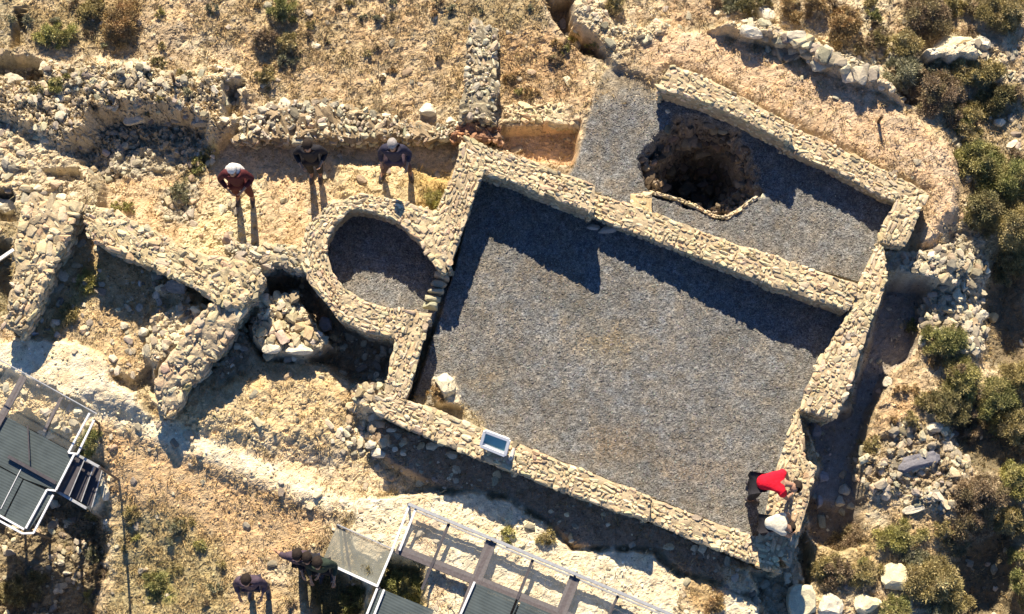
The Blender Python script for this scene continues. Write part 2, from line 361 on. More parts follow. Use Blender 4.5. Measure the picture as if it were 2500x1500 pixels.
# below the left deck
paint([(-100,1080),(80,1040),(185,1110),(250,1150),(240,1260),(245,1360),(220,1520),(-100,1520)], z=-1.5, fall=.18, zr=-.8, col=(.16,.13,.08), v=.3, r=.3, ro=.06)  # ground colour darkened to carry the shadow of the deck
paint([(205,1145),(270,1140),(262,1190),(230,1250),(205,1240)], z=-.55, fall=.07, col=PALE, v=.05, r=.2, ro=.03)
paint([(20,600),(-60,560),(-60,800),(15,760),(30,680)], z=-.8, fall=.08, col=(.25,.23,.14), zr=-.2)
# east side
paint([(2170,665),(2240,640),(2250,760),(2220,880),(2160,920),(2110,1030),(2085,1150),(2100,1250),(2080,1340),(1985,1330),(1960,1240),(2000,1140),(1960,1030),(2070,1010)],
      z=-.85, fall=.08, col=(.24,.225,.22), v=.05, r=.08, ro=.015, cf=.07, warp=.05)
paint([(2145,600),(2225,610),(2330,590),(2370,640),(2330,695),(2160,665)], z=.02, fall=.06, col=GREYROCK, r=.9, ro=.08, v=.05)
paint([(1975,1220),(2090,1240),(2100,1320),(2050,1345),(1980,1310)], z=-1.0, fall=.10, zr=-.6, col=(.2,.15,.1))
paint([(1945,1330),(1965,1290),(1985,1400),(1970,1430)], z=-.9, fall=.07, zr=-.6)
paint([(2170,970),(2100,1120),(2150,1060),(2240,1010),(2250,930)], col=(.52,.36,.2), v=.3, cf=.15)
paint([(2100,1100),(2190,1030),(2330,1040),(2370,1130),(2330,1180),(2290,1240),(2180,1200),(2110,1210)], z=-.35, fall=.15, col=(.30,.25,.17), v=.3, r=1.0, ro=.14, cf=.12)
paint([(2170,1250),(2330,1240),(2330,1370),(2170,1380)], col=(.44,.32,.17), v=.8, cf=.2, amt=.8)
paint([(1980,1340),(2160,1280),(2160,1420),(2000,1450)], col=(.42,.33,.15), v=.9, cf=.2, amt=.8)
paint([(2340,1330),(2480,1280),(2520,1520),(2360,1520)], z=-1.4, fall=.45, zr=-.8, col=(.09,.075,.04), v=.3)  # black shadow in the scrub put into the colour and a dip
paint([(2330,980),(2480,960),(2500,1150),(2400,1160),(2330,1080)], z=-.95, fall=.4, zr=-.6, col=(.09,.075,.04), v=.4)  # shade between the shrubs laid in as dark colour and a hollow
paint([(2340,260),(2520,270),(2520,620),(2380,560),(2345,420)], z=-.38, fall=.4, zr=-.3, col=(.34,.27,.16), v=.7, r=.3)
paint([(2185,220),(2240,200),(2245,270),(2215,260)], z=-.25, fall=.06, col=(.2,.15,.1))

# roughness: rocky facets, grain, cracks
f1, f2, cid = cell(X, Y, 5.5, 3); g1, g2, gid = cell(X, Y, 13, 9)
rk = (cid - .5) * 1.1 + (gid - .5) * .7 + (n_hi - .5) * 1.6 + (n_mid - .5) * 1.4
edge = np.maximum(ss(.16, .0, f2 - f1), .8 * ss(.2, .0, g2 - g1))
Z += rough * rk * .75 - cracks * rough * 1.0 * edge
Z += (vn(X, Y, 40, 3) - .5) * .012 * inner
# weathering pits in bare rock
pits = ss(.70, .78, fbm(X, Y, 8, 2, 91)) * ss(.3, .1, veg) * ss(.02, .03, rough) * (1 - grav)
Z -= .04 * pits
dark = ss(.25, .7, fbm(X, Y, 9, 3, 131)); C *= (.82 + .3 * dark)[..., None]
tint = fbm(X, Y, 7, 3, 57) - .5
C[..., 0] *= 1 + tint * .25; C[..., 2] *= 1 - tint * .35
gm = grav[..., None]; C = C + (np.array((.64, .545, .37)) - C) * .20 * (1 - gm); C = C * (1 - gm) * np.array([1.04, 1.03, 1.04]) + C * gm * (1 + (n_lo - .5)[..., None] * .4) * (1 + (n_mid - .5)[..., None] * np.array([.16, .12, .05])); C = np.clip(C, .02, .82)

ny, nx = X.shape
idx = np.arange(nx * ny).reshape(ny, nx)
q = np.stack([idx[:-1, :-1], idx[:-1, 1:], idx[1:, 1:], idx[1:, :-1]], -1).reshape(-1, 4)
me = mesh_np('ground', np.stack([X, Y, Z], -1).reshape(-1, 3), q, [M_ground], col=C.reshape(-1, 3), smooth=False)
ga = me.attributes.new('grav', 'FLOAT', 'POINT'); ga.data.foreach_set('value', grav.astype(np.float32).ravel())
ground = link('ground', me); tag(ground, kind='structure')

def samp(A, x, y):
    i = np.clip(np.searchsorted(GX, x) - 1, 0, nx - 2); j = np.clip(np.searchsorted(GY, y) - 1, 0, ny - 2)
    fx = (x - GX[i]) / (GX[i + 1] - GX[i]); fy = (y - GY[j]) / (GY[j + 1] - GY[j])
    return (A[j, i] * (1 - fx) + A[j, i + 1] * fx) * (1 - fy) + (A[j + 1, i] * (1 - fx) + A[j + 1, i + 1] * fx) * fy
def gz(x, y): return float(samp(Z, np.array([x]), np.array([y]))[0])
def G(px, py):
    """ground point under a place in the photo"""
    z = -.3
    for _ in range(12):
        p = P(px, py, z); z = .5 * z + .5 * gz(p[0], p[1])
    p = P(px, py, z); return np.array([p[0], p[1], z])

# ------------------------------------------------------------------ stones
import bmesh
def ico(sub):
    bm = bmesh.new(); bmesh.ops.create_icosphere(bm, subdivisions=sub, radius=1)
    bm.verts.ensure_lookup_table()
    v = np.array([tuple(a.co) for a in bm.verts]); f = np.array([[a.index for a in t.verts] for t in bm.faces]); bm.free()
    return v, f
I12, T12 = ico(1); I42, T42 = ico(2); I162, T162 = ico(3)
def rock_templates(V, n, block=.6, amp=.22, seed=1):
    r = np.random.default_rng(seed); out = []
    for _ in range(n):
        v = np.sign(V) * np.abs(V) ** block
        v /= np.abs(v).max()
        # chop with random planes for facets
        for _k in range(9):
            nn = r.normal(size=3); nn /= np.linalg.norm(nn); dd = r.uniform(.62, .95)
            s_ = v @ nn; v = v - np.outer(np.maximum(s_ - dd, 0), nn)
        v = v * (1 + r.normal(size=(len(v), 1)) * amp * .25)
        out.append(v)
    return np.array(out)
TS42 = rock_templates(I42, 24, .55, .30, 1); TS12 = rock_templates(I12, 12, .8, .3, 2); TS162 = rock_templates(I162, 8, .75, .16, 3)
PAL = np.array([(.60,.55,.42),(.54,.51,.40),(.54,.46,.34),(.45,.42,.35),(.62,.58,.47),(.52,.43,.31),(.33,.30,.24)])
PAL = PAL * np.array([1.04, .945, .80])
PALW = np.array([.3,.2,.14,.12,.12,.08,.04])
PALG = np.array([(.58,.56,.47),(.48,.47,.41),(.38,.37,.32),(.64,.61,.50),(.50,.43,.33),(.27,.26,.23)])
PALG = PALG * np.array([1.02, .945, .83])
def stones(pos, size, yaw, tilt, TS, T, colors):
    """pos (n,3), size (n,3); returns V, F, C"""
    n = len(pos); k = TS.shape[1]
    t = rng.integers(0, len(TS), n); V = TS[t] * size[:, None, :]
    c, s = np.cos(yaw), np.sin(yaw); ct, st = np.cos(tilt), np.sin(tilt); ta = rng.uniform(0, 6.28, n)
    # tilt about x then yaw
    y = V[..., 1] * ct[:, None] - V[..., 2] * st[:, None]; z = V[..., 1] * st[:, None] + V[..., 2] * ct[:, None]; x = V[..., 0]
    V = np.stack([x * c[:, None] - y * s[:, None], x * s[:, None] + y * c[:, None], z], -1) + pos[:, None, :]
    Fc = (T[None] + (np.arange(n) * k)[:, None, None]).reshape(-1, 3)
    Cc = np.repeat(colors, k, 0)
    return V.reshape(-1, 3), Fc, Cc
def pick(n, pal, wts=None, j=.12):
    c = pal[rng.choice(len(pal), n, p=(wts / wts.sum() if wts is not None and len(wts) == len(pal) else None))]
    return c * (1 + rng.normal(size=(n, 1)) * j) * (1 + rng.normal(size=(n, 3)) * .03)

class Acc:
    def __init__(s): s.V = []; s.F = []; s.C = []; s.M = []; s.n = 0
    def add(s, V, F_, C_, m=0):
        s.V.append(V); s.F.append(np.asarray(F_) + s.n); s.C.append(np.broadcast_to(C_, (len(V), 3))); s.M.append(np.full(len(F_), m)); s.n += len(V)
    def build(s, name, mats, parent=None, smooth=False):
        return link(name, mesh_np(name, np.vstack(s.V), np.vstack(s.F), mats, col=np.clip(np.vstack(s.C), .01, .9), mi=np.concatenate(s.M), smooth=smooth), parent)

def wall(name, label, st, zbase, size=(.10, .066), rough_=0.0, pal=PAL, wts=PALW, mortar=(.47,.385,.255), skip=.14, proud=.009, seedz=0.0, cat='wall', sides=True, group=None, thick=.4):
    """st: stations ((lx,ly),(rx,ry),ztop) in photo coordinates of the top edges"""
    L_ = np.array([P(a[0], a[1], z) for a, b, z in st]); R_ = np.array([P(b[0], b[1], z) for a, b, z in st])
    mid = (L_ + R_) / 2
    ds = np.linalg.norm(np.diff(mid[:, :2], axis=0), axis=1); S = np.concatenate([[0], np.cumsum(ds)]); LEN = S[-1]
    Wd = np.linalg.norm((R_ - L_)[:, :2], axis=1)
    def at(s, v):
        s = np.asarray(s, float); v = np.asarray(v, float)
        l = np.stack([np.interp(s, S, L_[:, i]) for i in range(3)], -1); r = np.stack([np.interp(s, S, R_[:, i]) for i in range(3)], -1)
        return l + (r - l) * v[..., None]
    A = Acc(); er = .012 + .05 * rough_; zr = .016 + .05 * rough_
    nu = max(3, int(LEN / .05)); nv = max(3, int(Wd.mean() / .05))
    u = np.linspace(0, LEN, nu + 1); v = np.linspace(0, 1, nv + 1)
    U, V = np.meshgrid(u, v, indexing='ij')
    g = at(U, V)
    # ragged outline
    wx = (fbm(g[..., 0], g[..., 1], 5, 3, 5) - .5) * 4 * er; wy = (fbm(g[..., 0], g[..., 1], 5, 3, 6) - .5) * 4 * er
    top = g.copy(); top[..., 0] += wx; top[..., 1] += wy
    top[..., 2] += (fbm(g[..., 0], g[..., 1], 8, 3, 8) - .5) * 4 * zr - .012 + seedz
    edge_ = np.minimum(np.minimum(V, 1 - V) * Wd.mean(), np.minimum(U, LEN - U)); top[..., 2] -= (.02 + .04 * rough_) * ss(.06, 0, edge_)
    ii = np.arange((nu + 1) * (nv + 1)).reshape(nu + 1, nv + 1)
    q = np.stack([ii[:-1, :-1], ii[1:, :-1], ii[1:, 1:], ii[:-1, 1:]], -1).reshape(-1, 4)
    mc = np.array(mortar) * (1 + (fbm(top[..., 0], top[..., 1], 12, 3, 4).reshape(-1, 1) - .5) * .5)
    A.add(top.reshape(-1, 3), quads_to_tris(q), mc, 1)
    loop = np.concatenate([ii[:, 0], ii[-1, 1:], ii[::-1, -1][1:], ii[0, ::-1][1:-1]])
    tv = top.reshape(-1, 3)[loop]; ctr = at(np.clip(U, 0, LEN), np.full(U.shape, .5)).reshape(-1, 3)[loop]
    nrm = np.zeros((len(loop), 2)); tn = np.roll(tv, -1, 0)[:, :2] - np.roll(tv, 1, 0)[:, :2]; tn /= np.linalg.norm(tn, axis=1)[:, None] + 1e-9
    area = 0.5 * np.sum(tv[:, 0] * np.roll(tv[:, 1], -1) - np.roll(tv[:, 0], -1) * tv[:, 1])
    sg = 1 if area > 0 else -1
    nrm = np.stack([tn[:, 1], -tn[:, 0]], -1) * sg
    zb = min(zbase, 9); H = tv[:, 2].max() - zb; nr = max(2, int(H / .08))
    rows = [tv]
    for k in range(1, nr + 1):
        r_ = tv.copy(); r_[:, 2] = tv[:, 2] + (zb - tv[:, 2]) * k / nr
        off = (vn(np.arange(len(tv)) * .37, np.full(len(tv), k * .7), 1.0, 3) - 1.0) * (.03 + .05 * rough_) - .006 * k
        r_[:, :2] += nrm * off[:, None]; rows.append(r_)
    SV = np.vstack(rows); m_ = len(tv); a = np.arange(m_); b = np.roll(a, -1)
    q = np.vstack([np.stack([a + k * m_, b + k * m_, b + (k + 1) * m_, a + (k + 1) * m_], -1) for k in range(nr)])
    if sg > 0: q = q[:, ::-1]
    A.add(SV, quads_to_tris(q), np.array(mortar) * .9, 1)
    # stones on top: rows of jittered courses
    sl_, sw = size; pos = []; siz = []; yaw = []
    s0 = 0.0; row = 0
    vv = 0
    W0 = Wd.mean(); nrow = max(2, int(round(W0 / sw)))
    for r in range(nrow):
        s = rng.uniform(-.5, 0) * sl_
        while s < LEN:
            l = sl_ * rng.choice([.5, .75, 1.0, 1.3, 1.9]) * rng.uniform(.8, 1.2); sc_ = s + l / 2; s += l * .98
            if sc_ < .02 or sc_ > LEN - .02 or rng.random() < skip: continue
            v_ = (r + .5 + rng.uniform(-.22, .22)) / nrow; v_ = min(max(v_, .10), .90) if nrow < 5 else v_
            p = at(sc_, v_); p2 = at(min(sc_ + .05, LEN), v_)
            p0 = at(max(sc_ - .05, 0), v_); dx, dy = (p2 - p0)[:2]
            wl = np.interp(sc_, S, Wd) / nrow
            hh = rng.uniform(.035, .06) * (1 + rough_)
            p = p.copy(); p[2] += seedz - hh * .78 + proud * rng.uniform(.0, 1.5) + rough_ * rng.uniform(-.03, .05)
            pos.append(p); siz.append((l * .55 * rng.uniform(.75, 1.08), wl * .62 * rng.uniform(.6, 1.3), hh)); yaw.append(math.atan2(dy, dx) + rng.normal() * (.12 + .5 * rough_))
    n = len(pos)
    A.add(*stones(np.array(pos), np.array(siz), np.array(yaw), rng.normal(size=n) * (.07 + .25 * rough_), TS42, T42, pick(n, pal, wts)), 0)
    # small infill chips
    n = int(LEN * W0 * 110 * (1 + rough_)); s = rng.uniform(.02, LEN - .02, n); v_ = rng.uniform(.03, .97, n); p = at(s, v_)
    r0 = rng.uniform(.008, .026, n); p[:, 2] += seedz + rng.uniform(-.01, .012, n) + rough_ * .02
    A.add(*stones(p, np.stack([r0 * 1.3, r0, r0 * .7], -1), rng.uniform(0, 6.28, n), rng.normal(size=n) * .3, TS12, T12, pick(n, pal, wts, .2)), 0)
    if sides:
        per = np.concatenate([[0], np.cumsum(np.linalg.norm(np.diff(np.vstack([tv, tv[:1]])[:, :2], axis=0), axis=1))])
        tvc = np.vstack([tv, tv[:1]]); nc = np.vstack([nrm, nrm[:1]])
        pos = []; siz = []; yaw = []
        zc = .045; ztop = tv[:, 2].max()
        while ztop - zc > zb:
            s = rng.uniform(0, .1)
            while s < per[-1]:
                l = sl_ * rng.uniform(.6, 1.4); sc_ = s + l / 2; s += l
                if sc_ > per[-1] or rng.random() < skip: continue
                p = np.array([np.interp(sc_, per, tvc[:, i]) for i in range(3)]); nn = np.array([np.interp(sc_, per, nc[:, i]) for i in range(2)])
                z = p[2] - zc - rng.uniform(-.01, .01)
                if z < zb: continue
                bt = .032 + .075 * (p[2] - z); pos.append((p[0] - nn[0] * bt, p[1] - nn[1] * bt, z)); siz.append((l * .5, .035 + .03 * rough_, rng.uniform(.035, .05))); yaw.append(math.atan2(nn[0], -nn[1]))
            zc += .095
        n = len(pos)
        A.add(*stones(np.array(pos), np.array(siz), np.array(yaw), rng.normal(size=n) * .06, TS42, T42, pick(n, pal, wts) * .92), 0)
    o = A.build(name, [M_stone, M_mortar]); tag(o, label, cat, group, 'thing'); return o

# ---- consolidated chapel walls
wall('stone_wall', 'higher western half of the mortared wall dividing the main room from the annex', [
    ((1132,330),(1150,415),.66),((1200,364),(1235,440),.70),((1301,394),(1309,470),.76),((1385,427),(1385,497),.82),((1452,452),(1449,521),.86)], -.55, seedz=.004)
wall('stone_wall', 'lower eastern half of the mortared wall dividing the main room from the annex', [
    ((1435,462),(1435,522),.335),((1455,472),(1455,532),.34),((1592,517),(1572,578),.40),((1706,561),(1706,629),.47),((1800,595),(1795,661),.53),((1894,625),(1885,697),.58),((2096,694),(2072,757),.63)], -.05)
wall('stone_wall', 'mortared west wall of the main room running down from its north corner to the apse', [
    ((1128,340),(1180,424),.672),((1105,430),(1160,470),.665),((1082,475),(1145,520),.66),((1058,533),(1120,590),.655),((1050,560),(1095,658),.65)], -.55)
apse = [((1092,545),(1088,664),.648),((1072,520),(1066,655),.645),((1015,502),(1022,590),.645),((965,484),(972,541),.645),((880,474),(904,514),.64),((800,500),(854,511),.64),((752,548),(820,544),.635),((738,590),(800,580),.63),((732,640),(797,620),.62),
        ((752,685),(812,668),.61),((785,728),(840,703),.60),((825,778),(887,733),.59),((890,812),(945,752),.57),((972,826),(1022,760),.55)]
wall('apse_wall', 'curved mortared stone wall of the small horseshoe apse', apse, -.8, size=(.10,.066), cat='wall', seedz=.006)
wall('stone_wall', 'mortared wall stub running from the apse down to the southwest corner', [
    ((962,760),(1054,765),.545),((962,840),(1032,840),.54),((945,920),(1008,925),.53),((925,1000),(992,975),.50)], -.6)
wall('stone_wall', 'long low mortared south wall from the southwest corner to the floodlight', [
    ((911,1006),(925,950),.50),((989,1043),(1000,980),.50),((1096,1089),(1060,998),.50),((1180,1124),(1177,1045),.50),((1268,1156),(1246,1074),.50)], -.6, size=(.11,.07), seedz=.003)
wall('stone_wall', 'middle length of the south mortared wall ending at a notch, right of the floodlight', [
    ((1252,1150),(1230,1070),.395),((1275,1160),(1252,1078),.40),((1398,1210),(1400,1138),.44),((1500,1245),(1500,1177),.48),((1584,1272),(1591,1212),.52)], -.6, size=(.11,.07))
wall('stone_wall', 'last length of the south mortared wall between the notch and the southeast corner', [
    ((1572,1266),(1576,1209),.355),((1590,1274),(1594,1217),.36),((1703,1323),(1700,1258),.37),((1800,1360),(1790,1293),.38),((1875,1392),(1850,1312),.39),((1912,1400),(1890,1330),.39)], -.6, size=(.11,.07), seedz=.005)
wall('stone_wall', 'short mortared wall stub at the southeast corner beside the bending people', [
    ((1850,1312),(1930,1385),.40),((1872,1240),(1966,1250),.43),((1895,1150),(1995,1140),.44),((1925,1057),(1966,1125),.42),((1948,1006),(1962,1060),.40)], -.8, size=(.105,.07))
wall('stone_wall', 'mortared east wall of the main room down to its broken south end', [
    ((2085,752),(2150,712),.57),((2036,821),(2125,790),.56),((1989,901),(2100,866),.55),((1968,955),(2075,950),.55),((1952,1002),(2042,1022),.55)], -.7, seedz=.004)
wall('stone_wall', 'narrow mortared wall joining the dividing wall to the annex east wall', [
    ((2148,595),(2160,612),.50),((2123,630),(2168,660),.52),((2098,690),(2165,690),.55),((2078,757),(2140,760),.57)], -.5, seedz=-.004)
wall('stone_wall', 'broad mortared east wall of the annex with a ragged south end', [
    ((2190,488),(2268,470),.42),((2165,530),(2240,530),.44),((2150,560),(2230,560),.45),((2145,590),(2208,603),.46)], -.4, seedz=.003)
wall('stone_wall', 'high western half of the mortared wall along the north side of the annex', [
    ((1640,157),(1603,217),.70),((1700,178),(1660,228),.70),((1800,229),(1770,270),.69),((1880,275),(1850,310),.68),((1938,305),(1930,352),.68)], -.3, seedz=.003)
wall('stone_wall', 'lower eastern half of the mortared wall along the north side of the annex', [
    ((1915,302),(1915,362),.375),((1936,312),(1940,375),.38),((2020,345),(2010,405),.38),((2103,385),(2080,440),.40),((2180,425),(2150,478),.41),((2262,466),(2192,494),.42)], -.3)
o = wall('stone_block', 'pale squared stone block set against the north side of the dividing wall', [((1538,471),(1538,512),.16),((1565,470),(1565,516),.16),((1592,471),(1592,520),.16)], -.1, size=(.12,.12), cat='block', sides=False, skip=0, proud=.006, mortar=(.6,.47,.27))
wall('kerb', 'thin pale stone kerb along the south rim of the broken pit', [((1588,464),(1590,472),.03),((1640,478),(1640,486),.03),((1700,498),(1698,506),.03),((1745,524),(1743,532),.03),((1775,527),(1777,536),.03),((1812,500),(1819,508),.03),((1846,476),(1852,483),.03)], -.5, size=(.08,.035), cat='kerb', sides=False, mortar=(.66,.60,.48), skip=.02)
# threshold blocks of the apse chord
for k in range(5):
    t0 = k / 5; cx = 1083 + (1046 - 1083) * (t0 + .1); cy = 668 + (757 - 668) * (t0 + .1)
    A = Acc(); c = P(cx, cy, .17)
    A.add(*stones(np.array([c]), np.array([[.125, .062, .14]]), np.array([-.2 + rng.normal() * .05]), np.array([0.02]), rock_templates(I162, 3, .35, .05, 20 + k), T162, np.array([[.46 - .02 * k, .38, .27]])), 0)
    o = A.build('threshold_stone', [M_stone])
    tag(o, ['threshold stone touching the upper wall end at the apse opening', 'second threshold stone down across the apse opening', 'middle threshold stone of the five across the apse opening',
            'fourth threshold stone down across the apse opening', 'threshold stone touching the lower apse wall end'][k], 'stone', 'threshold stones across the apse opening')
# ---- rubble ruin walls
RK = dict(rough_=.45, size=(.17,.12), pal=PALG, mortar=(.34,.27,.17), skip=.08)
wall('ruin_wall', 'thick rough wall along the north side of the western ruin', [
    ((205,500),(208,576),.64),((262,508),(303,629),.62),((337,545),(404,668),.62),((480,612),(480,705),.62),((600,640),(520,735),.62),((648,676),(590,760),.62)], -.55, rough_=.3, size=(.13,.09), pal=PAL, mortar=(.5,.42,.26), skip=.06)
wall('ruin_wall', 'broad straight rubble east wall of the western ruin ending in a point at its south', [
    ((520,735),(628,712),.58),((472,785),(579,787),.51),((428,843),(545,845),.42),((388,900),(505,901),.34),((376,950),(461,948),.26),((386,1012),(416,1020),.12)], -.8, **{**RK, 'rough_': .38, 'pal': PAL, 'mortar': (.46,.38,.26)})
wall('ruin_wall', 'long tapering west wall of the western ruin', [
    ((75,470),(199,500),.64),((48,520),(178,548),.64),((37,590),(150,612),.60),((34,659),(130,655),.56),((20,736),(98,743),.50),((7,797),(57,817),.40)], -.5, rough_=.35, size=(.16,.13), pal=PAL, mortar=(.48,.39,.25), skip=.06)
wall('ruin_wall', 'straight rubble wall of pale stones standing alone across the upper dry grass', [
    ((1148,55),(1208,62),.12),((1140,130),(1212,135),.13),((1134,200),(1210,205),.14),((1128,292),(1210,296),.12)], -.4, rough_=.75, size=(.11,.08), pal=PALG, mortar=(.30,.26,.18), skip=.12)
wall('ruin_wall', 'ragged rubble retaining wall behind the two standing people, west of the straight wall', [
    ((600,268),(575,340),-.08),((700,245),(700,342),-.06),((800,238),(800,340),-.06),((870,262),(868,338),-.08),((960,280),(960,336),-.10),((1050,310),(1040,345),-.12),((1125,296),(1115,335),-.1)], -.6, rough_=.9, size=(.13,.10), pal=PALG, mortar=(.32,.25,.16), skip=.12)
wall('ruin_wall', 'short low wall of bright white stones east of the straight wall', [
    ((1228,255),(1230,298),-.13),((1300,252),(1300,300),-.12),((1370,250),(1370,302),-.12),((1438,255),(1425,318),-.12)], -.6, rough_=.6, size=(.14,.10), pal=PAL, mortar=(.55,.48,.32), skip=.05)
wall('ruin_wall', 'reddish rubble pier between the straight wall and the main room corner', [
    ((1112,305),(1108,345),-.08),((1165,292),(1160,340),-.02),((1218,300),(1218,350),-.08)], -.6, rough_=.7, size=(.12,.09), pal=PAL * np.array([.8,.6,.55]), mortar=(.26,.15,.10), skip=.1)
wall('ruin_wall', 'rough rubble bank joining the apse to the western ruin above the dark pit', [
    ((548,570),(556,625),.46),((620,598),(640,660),.45),((680,592),(690,652),.42),((740,605),(745,665),.45)], -.5, rough_=.7, size=(.13,.10), pal=PALG, mortar=(.45,.38,.25), skip=.08)

# ------------------------------------------------------------------ loose rubble and boulders
def inside(px, py, z=-.3):
    q = P(px, py, z); return q[0], q[1]
INX = (-8.7, 8.7); INY = (-5.3, 5.9)
def scatter(n, dens, gain=1.0, seed=0):
    x = rng.uniform(*INX, n); y = rng.uniform(*INY, n)
    d = samp(dens, x, y) * gain; clump = fbm(x, y, 3.2, 2, 61 + seed)
    keep = rng.random(n) < d * ss(.3, .6, clump) * 1.3
    return x[keep], y[keep]
def colour_at(x, y):
    return np.stack([samp(C[..., i], x, y) for i in range(3)], -1)
A = Acc()
x, y = scatter(110000, rub, .5); n = len(x)
s_ = .012 + .062 * rng.random(n) ** 3; z = samp(Z, x, y) + s_ * .15
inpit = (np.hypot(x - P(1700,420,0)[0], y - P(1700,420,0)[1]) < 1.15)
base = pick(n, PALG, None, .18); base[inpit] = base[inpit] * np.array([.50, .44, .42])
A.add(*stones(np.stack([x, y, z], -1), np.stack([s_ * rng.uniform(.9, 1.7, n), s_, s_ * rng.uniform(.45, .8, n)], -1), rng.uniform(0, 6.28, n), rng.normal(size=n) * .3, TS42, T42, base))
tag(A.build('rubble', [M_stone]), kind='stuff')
# small pebbles and clods on open soil
A = Acc()
xx = rng.uniform(*INX, 42000); yy = rng.uniform(*INY, 42000); g_ = samp(grav, xx, yy)
k = (g_ < .5) & (rng.random(len(xx)) < .25 + .75 * ss(.4, .6, fbm(xx, yy, 2.5, 3, 88))); xx = xx[k]; yy = yy[k]; n = len(xx)
s_ = .006 + .018 * rng.random(n) ** 2.5; cc = np.clip(colour_at(xx, yy) * rng.uniform(.45, 1.45, (n, 1)), .03, .8)
A.add(*stones(np.stack([xx, yy, samp(Z, xx, yy) + s_ * .3], -1), np.stack([s_ * 1.3, s_, s_ * .8], -1), rng.uniform(0, 6.28, n), rng.normal(size=n) * .3, TS12, T12, cc))
tag(A.build('pebbles', [M_stone]), kind='stuff')
# gravel
A = Acc(); xx = rng.uniform(-3.5, 6.5, 90000); yy = rng.uniform(-4.5, 4.5, 90000); g_ = samp(grav, xx, yy)
k = g_ > .75; xx = xx[k]; yy = yy[k]; n = len(xx)
s_ = .005 + .009 * rng.random(n) ** 2; cc = np.array([.178,.179,.173]) * rng.uniform(.5, 1.6, (n, 1)) * (1 + rng.normal(size=(n, 3)) * .05); w_ = rng.random(n) < .006; cc[w_] = (.6,.55,.45)
A.add(*stones(np.stack([xx, yy, samp(Z, xx, yy) + s_ * .2], -1), np.stack([s_ * 1.3, s_, s_ * .7], -1), rng.uniform(0, 6.28, n), rng.normal(size=n) * .3, TS12, T12, cc))
tag(A.build('gravel', [M_stone]), kind='stuff')

